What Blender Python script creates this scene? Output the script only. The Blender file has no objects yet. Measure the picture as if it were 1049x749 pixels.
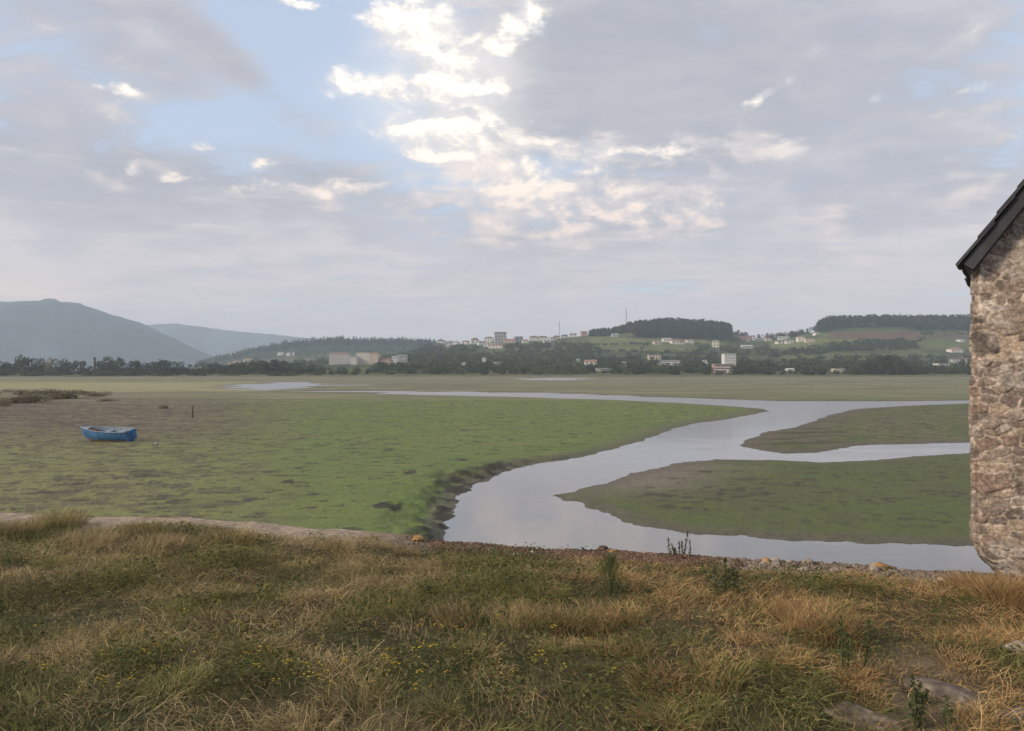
import bpy, math, random
import numpy as np
from mathutils import Vector, Matrix

R = math.radians
SC = bpy.context.scene
COL = SC.collection
rng = np.random.default_rng(7)
random.seed(7)

# ------------------------------------------------------------------ camera
CAMZ = 1.65            # eye height above the grassy bank
F = 777.0              # focal length in photo pixels (photo 1049 x 749)
CX, HY = 524.5, 380.0  # principal column, horizon row
cam_d = bpy.data.cameras.new('camera')
cam = bpy.data.objects.new('camera', cam_d)
COL.objects.link(cam)
cam.location = (0, 0, CAMZ)
cam.rotation_euler = (R(90), 0, 0)
cam_d.sensor_width = 36
cam_d.lens = 36 * F / 1049
cam_d.shift_y = (HY - 374.5) / 1049
cam_d.clip_start = 0.05
cam_d.clip_end = 30000
SC.camera = cam

# ------------------------------------------------------------------ exposure and render settings
SC.view_settings.view_transform = 'Standard'
SC.view_settings.look = 'None'
SC.view_settings.gamma = 1
SC.view_settings.exposure = 0.60
SC.view_settings.use_curve_mapping = False
SC.render.engine = 'CYCLES'
SC.cycles.use_denoising = True
try:
    SC.cycles.denoiser = 'OPENIMAGEDENOISE'
except Exception:
    pass
SC.cycles.max_bounces = 6
SC.cycles.diffuse_bounces = 3
SC.cycles.glossy_bounces = 3
SC.cycles.transmission_bounces = 3
SC.cycles.transparent_max_bounces = 8
SC.cycles.volume_bounces = 2
SC.cycles.sample_clamp_indirect = 6

SUN_AZ, SUN_EL = -112.0, 26.0        # degrees from the view direction (left, behind), and above the horizon
SKY_STRENGTH = 0.1

# ------------------------------------------------------------------ node expressions
class X:
    """a socket with arithmetic"""
    tree = None
    def __init__(s, sock): s.s = sock
    @staticmethod
    def m(op, *a, clamp=False):
        n = X.tree.nodes.new('ShaderNodeMath'); n.operation = op; n.use_clamp = clamp
        for i, v in enumerate(a):
            if isinstance(v, X): X.tree.links.new(v.s, n.inputs[i])
            else: n.inputs[i].default_value = v
        return X(n.outputs[0])
    def __add__(s, o): return X.m('ADD', s, o)
    __radd__ = __add__
    def __sub__(s, o): return X.m('SUBTRACT', s, o)
    def __rsub__(s, o): return X.m('SUBTRACT', o, s)
    def __mul__(s, o): return X.m('MULTIPLY', s, o)
    __rmul__ = __mul__
    def __truediv__(s, o): return X.m('DIVIDE', s, o)
    def step(s, a, b):
        n = X.tree.nodes.new('ShaderNodeMapRange'); n.interpolation_type = 'SMOOTHSTEP'
        X.tree.links.new(s.s, n.inputs[0]); n.inputs[1].default_value = a; n.inputs[2].default_value = b
        return X(n.outputs[0])

def nn(kind, **kw):
    n = X.tree.nodes.new(kind)
    for k, v in kw.items(): setattr(n, k, v)
    return n
def link(a, b): X.tree.links.new(a.s if isinstance(a, X) else a, b)
def combine(x, y, z):
    n = nn('ShaderNodeCombineXYZ')
    for i, v in enumerate((x, y, z)):
        if isinstance(v, X): link(v, n.inputs[i])
        else: n.inputs[i].default_value = v
    return n.outputs[0]
def noise(vec, scale, detail=6, rough=0.55, dist=0.0, lac=2.0):
    n = nn('ShaderNodeTexNoise')
    if vec is not None: link(vec, n.inputs['Vector'])
    n.inputs['Scale'].default_value = scale; n.inputs['Detail'].default_value = detail
    n.inputs['Roughness'].default_value = rough; n.inputs['Distortion'].default_value = dist
    n.inputs['Lacunarity'].default_value = lac
    return X(n.outputs[0])
def mixc(fac, a, b, mode='MIX'):
    n = nn('ShaderNodeMix', data_type='RGBA', blend_type=mode)
    for sock, v in ((n.inputs[0], fac), (n.inputs[6], a), (n.inputs[7], b)):
        if isinstance(v, X) or hasattr(v, 'is_output'): link(v, sock)
        elif isinstance(v, (int, float)): sock.default_value = v
        else: sock.default_value = (*v, 1)[:4]
    return X(n.outputs[2])

# ------------------------------------------------------------------ sky
def px_azel(px, py):
    u, v = (px - CX) / F, (HY - py) / F
    return math.degrees(math.atan2(u, 1)), math.degrees(math.atan2(v, math.hypot(1, u)))

world = bpy.data.worlds.new('World')
SC.world = world
world.use_nodes = True
X.tree = world.node_tree
for n in list(X.tree.nodes): X.tree.nodes.remove(n)
tc = nn('ShaderNodeTexCoord')
sep = nn('ShaderNodeSeparateXYZ'); link(tc.outputs['Generated'], sep.inputs[0])
dx, dy, dz = (X(sep.outputs[i]) for i in range(3))
az = X.m('ARCTAN2', dx, dy) * 57.2958
el = X.m('ARCSINE', dz) * 57.2958
def blob(px, py, rx, ry, amp=1.0, rot=0.0):
    """a soft patch of sky at a compass direction and height; radii in photo pixels (0.0737 deg each)"""
    a0, e0 = px_azel(px, py)
    k = 0.0737
    u, v = az - a0, el - e0
    if rot:
        c, s_ = math.cos(R(rot)), math.sin(R(rot))
        u, v = u * c + v * s_, v * c - u * s_
    u, v = u / (rx * k), v / (ry * k)
    return X.m('EXPONENT', (u * u + v * v) * -1.0) * amp
def total(bl):
    t = bl[0]
    for b in bl[1:]: t = t + b
    return t
zc = X.m('MAXIMUM', dz, 0.0) + 0.10
plane = combine(dx / zc, dy / zc, 0.0)                 # a cloud deck seen in perspective
puffs = combine(dx * 5.0, dy * 5.0, dz * 9.0)
sky = nn('ShaderNodeTexSky', sky_type='NISHITA')
sky.sun_disc = False
sky.sun_elevation = R(SUN_EL)
sky.sun_rotation = R(SUN_AZ)
sky.air_density = 1.0; sky.dust_density = 1.6; sky.ozone_density = 1.5
K = 1 / SKY_STRENGTH
def c3(r, g, b, k=1.0): return (r * K * k, g * K * k, b * K * k)
n_big = noise(plane, .8, 5, 0.5, 0.2)
n_mid = noise(combine(dx / zc * 1.7, dy / zc * 2.2, 3.7), 1.0, 7, 0.58, 0.5)
n_puff = noise(puffs, 3.0, 10, 0.60, 0.25)
n_puff_up = noise(combine(dx * 5.0 + 0.03, dy * 5.0, dz * 9.0 + 0.10), 3.0, 10, 0.60, 0.25)
n_fine = noise(puffs, 7.0, 7, 0.6, 0.2)
n_soft = noise(puffs, 1.1, 4, 0.5, 0.3)
blue = total([blob(305, 55, 85, 70, 0.42), blob(215, 122, 90, 26, 0.22, 16), blob(545, 20, 50, 50, 0.14), blob(725, 45, 50, 22, 0.24, 30),
              blob(380, 118, 60, 50, 0.24), blob(330, 5, 120, 30, .2), blob(310, 150, 130, 24, .18), blob(600, 160, 100, 16, .14, 12), blob(470, 190, 90, 20, .12), blob(780, 90, 60, 16, .14, 20),
              blob(-350, 50, 300, 120, .2), blob(1500, 50, 300, 150, .15)])
thick = total([blob(680, 75, 170, 95, 0.45), blob(30, 60, 130, 100, .24), blob(110, 150, 150, 40, .12), blob(1010, 60, 90, 60, .14), blob(890, 50, 90, 60, .12), blob(150, 215, 190, 40, .16), blob(262, 82, 105, 22, 0.42, -30), blob(900, 170, 200, 110, .14), blob(330, 178, 80, 14, .24, -12), blob(215, 100, 90, 20, .16, -20), blob(160, 40, 60, 40, .15, -35)])
low = 1.0 - el.step(5.0, 18.0)
n_lay = noise(combine(dx / zc * 1.6 + 2.0, dy / zc * 2.3, 8.1), 2.4, 9, 0.62, 0.5)
cover = (n_big - 0.5) * 0.9 + (n_mid - 0.5) * 0.7 + (n_lay - 0.5) * 0.9 + (n_puff - 0.5) * 0.35 + thick - blue + low * 0.20 + 0.58
a_grey = cover.step(0.34, 0.72)
shade = ((n_mid - 0.5) * 1.5 + (n_soft - 0.5) * 0.9 + (n_puff - 0.5) * 0.7 + (n_lay - 0.5) * 1.1 + 0.5).step(0.12, 0.88)
grey = mixc(shade, c3(.330, .336, .382), c3(.500, .474, .490))
darkm = total([blob(690, 80, 170, 80, 1.2), blob(600, 60, 70, 60, .6), blob(60, 130, 120, 40, .4), blob(170, 195, 190, 36, .7), blob(258, 84, 110, 20, .8, -30), blob(330, 180, 90, 12, .6, -12), blob(560, 255, 130, 12, .4), blob(800, 215, 120, 16, .5), blob(930, 110, 90, 40, .4), blob(620, 290, 200, 8, .4), blob(920, 308, 30, 6, .6)])
grey = mixc(X.m('MINIMUM', darkm, 0.95) * (1.0 - shade * 0.30), grey, c3(.305, .312, .35))
warm_low = 1.0 - el.step(0.0, 14.0)
grey = mixc(warm_low * 0.65, grey, c3(.66, .54, .505))
veil = mixc(0.55, sky.outputs[0], c3(.52, .60, .74))     # thin high cirrus over the blue
base = mixc(a_grey * 0.96, veil, grey)
# sunlit cumulus: patches of ragged tops
G = total([blob(365, 82, 44, 19, .9), blob(408, 98, 22, 10, .6), blob(400, 20, 30, 22, .8), blob(440, 32, 40, 30, .8), blob(470, 80, 34, 34, .9), blob(450, 55, 34, 30, .5), blob(533, 26, 20, 34, 1.0, -45),
           blob(400, 133, 36, 15, .8), blob(450, 140, 40, 22, .8), blob(440, 160, 30, 10, .6), blob(500, 125, 50, 34, .7), blob(208, 150, 20, 9, .9), blob(270, 166, 18, 6, .85), blob(138, 170, 11, 10, .75),
           blob(180, 182, 14, 6, .6), blob(115, 89, 26, 6, .75), blob(105, 30, 20, 20, .3), blob(302, 2, 24, 6, .85), blob(615, 200, 66, 28, .82), blob(520, 197, 34, 14, .8), blob(560, 170, 44, 24, .62), blob(700, 215, 60, 16, .56),
           blob(545, 243, 22, 8, .66), blob(785, 96, 24, 7, .8, 20), blob(847, 235, 26, 15, .62), blob(893, 102, 16, 6, .6), blob(940, 197, 22, 6, .55), blob(1005, 90, 20, 6, .5), blob(1000, 215, 20, 5, .5),
           blob(660, 228, 80, 18, .56), blob(310, 185, 90, 12, .50), blob(660, 150, 60, 12, .46), blob(690, 155, 40, 9, .5), blob(480, 235, 80, 14, .42),
           blob(780, 148, 40, 12, .44), blob(555, 205, 70, 24, .50), blob(1045, 130, 14, 18, .5), blob(250, 195, 120, 10, .4), blob(860, 275, 60, 6, .35), blob(740, 255, 90, 10, .42)])
Gm = X.m('MINIMUM', G, 1.0)
field = Gm * 0.70 + (n_puff - 0.5) * 1.75 + (n_fine - 0.5) * 0.55 + (n_soft - 0.5) * 0.4
a_puff = field.step(0.28, 0.72) * el.step(1.0, 8.0) * Gm.step(.08, .4)
lit = ((n_puff - n_puff_up) * 4.2 + (field - 0.4) * 0.4 + 0.34).step(0.10, 0.90)
creamy = mixc(el.step(9.0, 19.0), c3(.74, .60, .53), c3(.98, .88, .75))
cum = mixc(lit, mixc(el.step(9.0, 19.0), c3(.46, .43, .45), c3(.60, .575, .575)), creamy)
skyc = mixc(a_puff * 0.92, base, cum)
# thin warm-lit altocumulus
W2 = total([blob(620, 200, 100, 40, 1.15), blob(520, 200, 70, 28, 1.05), blob(680, 235, 110, 24, .7), blob(570, 165, 60, 30, .9), blob(740, 190, 60, 14, .4), blob(300, 188, 110, 14, .8), blob(480, 130, 80, 60, .7), blob(855, 238, 50, 24, .8), blob(700, 150, 90, 18, .6), blob(940, 200, 60, 14, .6), blob(400, 225, 140, 20, .6), blob(130, 150, 60, 40, .5), blob(900, 105, 60, 16, .5), blob(780, 150, 70, 20, .7), blob(1010, 190, 50, 50, .5), blob(110, 40, 60, 50, .5), blob(540, 250, 80, 14, .7), blob(950, 30, 100, 30, .4), blob(60, 185, 60, 14, .6)])
wisp = (X.m('MINIMUM', W2, 1.0) * 0.5 + (n_puff - 0.5) * 1.5 + (n_lay - 0.5) * 0.7).step(0.30, 0.74)
halo = X.m('MINIMUM', total([blob(490, 95, 75, 70, .9), blob(430, 140, 70, 30, .7), blob(420, 40, 60, 50, .6), blob(370, 88, 60, 26, .5), blob(620, 205, 90, 34, .5), blob(540, 200, 70, 24, .4)]), 0.9) * (0.35 + n_lay * 0.9 - (1.0 - n_puff) * 0.35)
base = mixc(halo.step(0.0, 1.0) * 0.55, base, mixc(el.step(9.0, 19.0), c3(.70, .60, .56), c3(.80, .755, .70)))
skyc = mixc(wisp * 0.60, base, mixc(el.step(9.0, 19.0), c3(.74, .60, .53), c3(.78, .69, .62)))
base = skyc
skyc = mixc(a_puff * 0.92, base, cum)
# faint bright streaks near the horizon
streak = noise(combine(az * 0.05, el * 0.55, 0.0), 1.5, 6, .6, .3).step(.54, .74) * el.step(2, 5) * (1.0 - el.step(11, 17))
skyc = mixc(streak * .40, skyc, c3(.68, .60, .575))
glow = blob(10, 298, 60, 9, .6)
skyc = mixc(glow, skyc, c3(.78, .62, .52))
bg = nn('ShaderNodeBackground'); link(skyc, bg.inputs[0]); bg.inputs[1].default_value = SKY_STRENGTH
out = nn('ShaderNodeOutputWorld'); link(bg.outputs[0], out.inputs[0])
world.cycles.sampling_method = 'MANUAL'
world.cycles.sample_map_resolution = 1024

# ------------------------------------------------------------------ sun (behind thin cloud)
sun_d = bpy.data.lights.new('sun', 'SUN')
sun_d.energy = 2.3
sun_d.angle = R(14)
sun_d.color = (1.0, 0.84, 0.64)
sun = bpy.data.objects.new('sun', sun_d)
COL.objects.link(sun)
sv = Vector((math.sin(R(SUN_AZ)) * math.cos(R(SUN_EL)), math.cos(R(SUN_AZ)) * math.cos(R(SUN_EL)), math.sin(R(SUN_EL))))
sun.rotation_euler = sv.to_track_quat('Z', 'Y').to_euler()
sun.location = (0, 0, 900)

# ------------------------------------------------------------------ helpers
def tag(o, label=None, cat=None, group=None, kind=None):
    if label: o['label'] = label
    if cat: o['category'] = cat
    if group: o['group'] = group
    if kind: o['kind'] = kind
    return o
def empty(name, loc=(0, 0, 0), rz=0.0):
    o = bpy.data.objects.new(name, None); COL.objects.link(o)
    o.location = loc; o.rotation_euler = (0, 0, rz)
    o.empty_display_size = 0.3
    return o
def mesh_np(name, V, Fs, mat, cols=None, parent=None, smooth=False, link_it=True):
    V = np.asarray(V, np.float32).reshape(-1, 3)
    if not isinstance(Fs, list): Fs = [Fs]
    me = bpy.data.meshes.new(name)
    loops = np.concatenate([np.asarray(f, np.int32).ravel() for f in Fs])
    tot = np.concatenate([np.full(len(f), np.asarray(f).shape[1], np.int32) for f in Fs])
    st = np.zeros(len(tot), np.int32); st[1:] = np.cumsum(tot)[:-1]
    me.vertices.add(len(V)); me.vertices.foreach_set('co', V.ravel())
    me.loops.add(len(loops)); me.loops.foreach_set('vertex_index', loops)
    me.polygons.add(len(tot)); me.polygons.foreach_set('loop_start', st)
    me.polygons.foreach_set('use_smooth', np.full(len(tot), bool(smooth)))
    me.update(calc_edges=True)
    if cols is not None:
        a = me.color_attributes.new('Col', 'FLOAT_COLOR', 'POINT')
        c = np.ones((len(V), 4), np.float32); c[:, :3] = cols
        a.data.foreach_set('color', c.ravel())
    me.materials.append(mat)
    if not link_it: return me
    o = bpy.data.objects.new(name, me); COL.objects.link(o)
    if parent: o.parent = parent
    return o
def obj_from(name, me, parent=None):
    o = bpy.data.objects.new(name, me); COL.objects.link(o)
    if parent: o.parent = parent
    return o
def copy_tree(o, parent=None):
    c = o.copy(); COL.objects.link(c)
    if parent: c.parent = parent
    for ch in list(o.children): copy_tree(ch, c)
    return c

class MB:
    """collects boxes, tubes and prisms; build() links them as one mesh"""
    def __init__(s): s.v = []; s.f = {}
    def add(s, V, Fc):
        b = len(s.v); s.v.extend([tuple(map(float, p)) for p in V])
        for f in Fc: s.f.setdefault(len(f), []).append([i + b for i in f])
    def box(s, x0, x1, y0, y1, z0, z1, M=None):
        P = [Vector((x, y, z)) for z in (z0, z1) for y in (y0, y1) for x in (x0, x1)]
        if M: P = [M @ p for p in P]
        s.add(P, [(0, 2, 3, 1), (4, 5, 7, 6), (0, 1, 5, 4), (2, 6, 7, 3), (0, 4, 6, 2), (1, 3, 7, 5)])
    def tube(s, pts, rad, n=6, cap=True):
        pts = [Vector(p) for p in pts]
        if not hasattr(rad, '__len__'): rad = [rad] * len(pts)
        V = []; Fc = []
        for i, p in enumerate(pts):
            t = (pts[min(i + 1, len(pts) - 1)] - pts[max(i - 1, 0)]).normalized()
            a = t.orthogonal().normalized(); 
            if i and a.dot(pa) < 0: a = -a
            pa = a
            b = t.cross(a)
            for k in range(n):
                w = 2 * math.pi * k / n
                V.append(p + rad[i] * (math.cos(w) * a + math.sin(w) * b))
        for i in range(len(pts) - 1):
            for k in range(n):
                Fc.append((i * n + k, i * n + (k + 1) % n, (i + 1) * n + (k + 1) % n, (i + 1) * n + k))
        if cap:
            Fc.append(tuple(reversed(range(n)))); Fc.append(tuple(range((len(pts) - 1) * n, len(pts) * n)))
        s.add(V, Fc)
    def prism(s, prof, y0, y1):
        n = len(prof)
        V = [(x, y0, z) for x, z in prof] + [(x, y1, z) for x, z in prof]
        Fc = [tuple(range(n)), tuple(reversed(range(n, 2 * n)))]
        Fc += [(i, i + n, (i + 1) % n + n, (i + 1) % n) for i in range(n)]
        s.add(V, Fc)
    def build(s, name, mat, parent=None, smooth=False, link_it=True):
        return mesh_np(name, s.v, [np.array(f) for f in s.f.values()], mat, None, parent, smooth, link_it)

def W(px, py, z):
    """world point where the photo's pixel meets height z"""
    d = (z - CAMZ) * F / (HY - py)
    return np.array(((px - CX) / F * d, d, z))
def px2x(px, d): return (px - CX) / F * d

def _hash(ix, iy, seed):
    h = (ix.astype(np.int64) * 374761393 + iy.astype(np.int64) * 668265263 + seed * 974634777) & 0xFFFFFFFF
    h = ((h ^ (h >> 13)) * 1274126177) & 0xFFFFFFFF
    h = h ^ (h >> 16)
    return (h & 0xFFFFFF) / float(0xFFFFFF)
def vnoise(x, y, seed=0):
    ix, iy = np.floor(x), np.floor(y)
    fx, fy = x - ix, y - iy
    fx = fx * fx * fx * (fx * (fx * 6 - 15) + 10); fy = fy * fy * fy * (fy * (fy * 6 - 15) + 10)
    a, b = _hash(ix, iy, seed), _hash(ix + 1, iy, seed)
    c, d = _hash(ix, iy + 1, seed), _hash(ix + 1, iy + 1, seed)
    return (a + (b - a) * fx) * (1 - fy) + (c + (d - c) * fx) * fy
def fbm(x, y, scale=1.0, oct=4, seed=0, gain=0.5):
    """0..1, mean near 0.5"""
    x, y = np.asarray(x, float) * scale, np.asarray(y, float) * scale
    t = 0; a = 1; s = 0
    for o in range(oct):
        t = t + a * vnoise(x + o * 17.3, y - o * 9.1, seed + o); s += a; a *= gain
        x, y = x * 2.03, y * 2.03
    return t / s
def sst(x, a, b):
    t = np.clip((x - a) / (b - a), 0, 1); return t * t * (3 - 2 * t)
def lerp(a, b, t):
    t = np.asarray(t)[..., None] if np.ndim(a) != np.ndim(t) and np.ndim(t) else t
    return np.asarray(a) * (1 - t) + np.asarray(b) * t
def cmix(C, col, t): return C * (1 - t[:, None]) + np.asarray(col)[None, :] * t[:, None]
def sdf(P, poly):
    """signed distance to a polygon, negative inside"""
    d = np.full(len(P), 1e18); ins = np.zeros(len(P), bool)
    n = len(poly)
    for i in range(n):
        a, b = poly[i], poly[(i + 1) % n]
        e = b - a; w = P - a
        t = np.clip((w @ e) / max(e @ e, 1e-9), 0, 1)
        q = w - t[:, None] * e
        d = np.minimum(d, (q * q).sum(1))
        cond = (a[1] > P[:, 1]) != (b[1] > P[:, 1])
        xx = a[0] + (P[:, 1] - a[1]) * (b[0] - a[0]) / (b[1] - a[1] if abs(b[1] - a[1]) > 1e-9 else 1e-9)
        ins ^= cond & (P[:, 0] < xx)
    return np.sqrt(d) * np.where(ins, -1, 1)
def grid_faces(n, m):
    i = np.arange(n - 1)[:, None] * m + np.arange(m - 1)[None, :]
    i = i.ravel()
    return np.stack([i, i + 1, i + m + 1, i + m], 1)

# ------------------------------------------------------------------ materials
def mat_new(name):
    m = bpy.data.materials.new(name); m.use_nodes = True
    X.tree = m.node_tree
    b = m.node_tree.nodes['Principled BSDF']
    return m, b
def mat(name, col, rough=0.8, var=0.25, scale=6.0, metal=0.0, bump=0.0, spec=0.3):
    m, b = mat_new(name)
    tcn = nn('ShaderNodeTexCoord')
    n = noise(tcn.outputs['Object'], scale, 5, .6)
    c = mixc(n.step(.3, .7), tuple(x * (1 - var) for x in col), tuple(min(1, x * (1 + var)) for x in col))
    link(c, b.inputs['Base Color'])
    b.inputs['Roughness'].default_value = rough; b.inputs['Metallic'].default_value = metal
    b.inputs['Specular IOR Level'].default_value = spec
    if bump:
        bn = nn('ShaderNodeBump'); bn.inputs['Strength'].default_value = bump; link(n, bn.inputs['Height']); link(bn.outputs[0], b.inputs['Normal'])
    return m
def mat_attr(name, rough=0.85, spec=0.2, var=0.0, scale=20.0, bump=0.0, bscale=30.0, bdist=0.02, trans=0.0):
    """base colour from the mesh's own colour attribute, with fine mottling and bump"""
    m, b = mat_new(name)
    at = nn('ShaderNodeAttribute', attribute_name='Col')
    c = at.outputs['Color']
    g = nn('ShaderNodeNewGeometry')
    if var:
        n = noise(g.outputs['Position'], scale, 5, .6)
        c = mixc(n.step(.3, .7), mixc(1.0, c, (1 - var,) * 3, 'MULTIPLY'), mixc(1.0, c, (1 + var,) * 3, 'MULTIPLY'))
    link(c, b.inputs['Base Color'])
    b.inputs['Roughness'].default_value = rough; b.inputs['Specular IOR Level'].default_value = spec
    if bump:
        n2 = noise(g.outputs['Position'], bscale, 6, .65)
        bn = nn('ShaderNodeBump'); bn.inputs['Strength'].default_value = bump; bn.inputs['Distance'].default_value = bdist
        link(n2, bn.inputs['Height']); link(bn.outputs[0], b.inputs['Normal'])
    if trans:
        tr = nn('ShaderNodeBsdfTranslucent'); link(c, tr.inputs[0])
        mx = nn('ShaderNodeMixShader'); mx.inputs[0].default_value = trans
        link(b.outputs[0], mx.inputs[1]); link(tr.outputs[0], mx.inputs[2])
        o = m.node_tree.nodes['Material Output']; link(mx.outputs[0], o.inputs[0])
    return m
M_mud = mat_attr('mudflat_surface', rough=.75, spec=.2, var=.18, scale=9.0, bump=.4, bscale=11.0, bdist=.04)
M_land = mat_attr('land_surface', rough=.95, spec=.05, var=.3, scale=.06)
M_bank = mat_attr('bank_soil', rough=.95, spec=.1, var=.3, scale=14.0, bump=.6, bscale=25.0, bdist=.03)
M_blade = mat_attr('grass_blade', rough=.7, spec=.15, trans=.25)
M_leaf = mat_attr('tree_leaf', rough=.8, spec=.1, trans=.15)
M_weed = mat_attr('weed_leaf', rough=.65, spec=.2, trans=.2)
M_stone = mat_attr('rubble_stone', rough=.92, spec=.15, var=.35, scale=35.0, bump=.8, bscale=60.0, bdist=.012)
M_rock = mat_attr('bank_stone', rough=.9, spec=.15, var=.35, scale=18.0, bump=.7, bscale=30.0, bdist=.02)
M_bark = mat('bark', (.09, .075, .06), .95, .3, 3.0)
M_slate = mat('roof_slate', (.045, .047, .055), .7, .3, 5.0, bump=.3)
M_rafter = mat('rafter_wood', (.06, .05, .04), .9, .3, 4.0)
M_window = mat('window_glass', (.035, .04, .05), .25, .2, 2.0, spec=.5)
M_steel = mat('mast_steel', (.16, .16, .17), .6, .2, 1.0, metal=.3)
M_post = mat('weathered_wood', (.06, .05, .04), .95, .3, 8.0)

def make_water():
    m, b = mat_new('river_water')
    g = nn('ShaderNodeNewGeometry')
    b.inputs['Base Color'].default_value = (.16, .155, .15, 1)
    b.inputs['Roughness'].default_value = .06
    b.inputs['IOR'].default_value = 1.9
    b.inputs['Specular IOR Level'].default_value = .5
    mp = nn('ShaderNodeMapping'); mp.inputs['Scale'].default_value = (1.0, 2.2, 1.0); link(g.outputs['Position'], mp.inputs[0])
    n1 = noise(mp.outputs[0], .9, 4, .6, .4)
    n2 = noise(mp.outputs[0], 6.0, 3, .5)
    sp = nn('ShaderNodeSeparateXYZ'); link(g.outputs['Position'], sp.inputs[0])
    wind = X(sp.outputs[1]).step(28, 120)                   # the open reach is ruffled, the near bend lies calm
    bn = nn('ShaderNodeBump'); bn.inputs['Distance'].default_value = .03
    gust = noise(mp.outputs[0], .16, 4, .6, .8).step(.40, .62)
    link(wind * .80 + gust * .22 + .05, bn.inputs['Strength']); link(wind * .24 + .03, b.inputs['Roughness'])
    link(n1 * .8 + n2 * .2, bn.inputs['Height']); link(bn.outputs[0], b.inputs['Normal'])
    return m
M_water = make_water()

# ------------------------------------------------------------------ levels
ZW = -3.2     # low-tide water
def bank_edge(x):
    return np.interp(x, [-40, -6.9, -4.1, -1.5, 1.1, 2.9, 4.6, 6.2, 40], [12.5, 10.25, 9.95, 9.6, 8.75, 8.2, 7.95, 7.0, 6.2])

# ------------------------------------------------------------------ mudflat, river
def poly_px(pts, z=ZW + .03): return np.array([W(x, y, z)[:2] for x, y in pts])
RIVER = poly_px([(478, 640), (472, 575), (463, 540), (460, 522), (468, 505), (480, 494), (500, 487), (530, 478.5), (560, 473), (590, 468.5), (620, 461.5), (645, 455), (665, 448),
                 (690, 438.5), (715, 433), (745, 429), (770, 424.5), (787, 421), (778, 418.5), (740, 415.6), (700, 413.0), (640, 410.2), (560, 407.7), (480, 405.6), (400, 403.6), (320, 402.2), (290, 401.3),
                 (320, 400.4), (400, 400.5), (480, 401.2), (560, 402.9), (640, 405.3), (720, 408.0), (800, 410.8), (900, 410.9), (990, 410.2), (1150, 408), (1500, 405), (1700, 470), (1700, 640)])
ISLE_FAR = poly_px([(1500, 408), (990, 413.2), (930, 415.5), (876, 419), (850, 425), (834, 431), (815, 437.5), (785, 442), (762, 452), (760, 457), (780, 461), (804, 464), (840, 463), (870, 457.5), (888, 455.2), (936, 454.2), (990, 453), (1150, 449), (1500, 440)])
ISLE_NEAR = poly_px([(1500, 450), (1100, 460), (990, 464), (940, 467), (900, 471), (840, 473), (780, 470.5), (732, 470), (678, 477), (642, 488), (600, 500), (577, 507.5), (591, 514), (612, 524), (642, 533), (684, 541),
                     (732, 546.5), (810, 552), (900, 556), (990, 556.5), (1150, 556), (1500, 545)])
POOLS = [poly_px([(230, 396.5), (245, 394), (262, 392.6), (300, 391.4), (325, 391.6), (340, 392.6), (332, 395.5), (305, 398.6), (270, 400.2), (240, 399)]),
         poly_px([(515, 388.4), (555, 387.1), (600, 387.2), (614, 388.5), (590, 389.8), (540, 389.6)]),
         poly_px([(330, 394.2), (420, 393.6), (430, 394.3), (350, 395.2)]),
         poly_px([(520, 402.4), (600, 403.2), (610, 404.2), (540, 404.0)])]

def river_sd(P):
    s = sdf(P, RIVER)
    s = np.maximum(s, -sdf(P, ISLE_FAR)); s = np.maximum(s, -sdf(P, ISLE_NEAR))
    for p in POOLS: s = np.minimum(s, sdf(P, p))
    return s

def mud_height(x, y):
    """height of the mudflat, with the masks its colours use"""
    P = np.stack([x, y], 1); D = y
    s = river_sd(P)
    edge = np.clip(D / 28, .5, 10)
    s = s + (fbm(x, y, .55, 4, 3) - .5) * 1.3 * np.clip(edge, 0, 1.0) * (1 - .5 * sst(D, 30, 45)) + (fbm(x, y, .08, 3, 5) - .5) * 5.0 * sst(D, 70, 200) + (fbm(x, y, 2.5, 3, 8) - .5) * .35
    s = s + (fbm(x, y * 4, .03, 5, 6, .6) - .46) * 34.0 * sst(D, 125, 175)
    xc = np.interp(D, [10, 19, 27, 40, 50, 60, 80, 100, 130], [1.5, 1, .5, 5, 12, 18, 27, 31, 34])
    left = sst(xc - x, -1.5, 1.5) * (1 - sst(D, 32, 48))
    lump = fbm(x, y, 1.7, 4, 11); fine = fbm(x, y, 5.0, 3, 12); wide = fbm(x, y, .12, 3, 13); broken = fbm(x, y, .45, 3, 14)
    h_left = .32 * sst(s, .0, .6 + 1.6 * sst(broken, .35, .65)) * (.45 + 1.1 * lump * (1 - sst(s, .5, 3)) + .55 * sst(s, .5, 3))
    h_right = .05 * sst(s, 0, .6) + .10 * sst(s, .3, 5.0) + .05 * (lump - .5) * sst(s, .2, 2)
    hr = .05 * sst(s, 0, .8) + .12 * sst(s, .3, 6)
    h = h_left * left + (1 - left) * np.where(D > 60, hr, h_right)
    h = h + (fine - .5) * .014 * sst(s, 0, .8) + (wide - .5) * .12 * sst(s, 2, 10)
    z = np.where(s > 0, ZW + .012 + h, ZW - np.clip(-s * .10, 0.0, .4))
    z = z - sst(D, 600, 680) * .4          # nothing pokes up behind the far shoreline
    return z, s, left, lump, fine, xc
def mud_pt(px, py):
    z = ZW + .1
    for _ in range(6):
        p = W(px, py, z); z = float(mud_height(p[:1], p[1:2])[0][0])
    return np.array((p[0], p[1], z))
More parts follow.
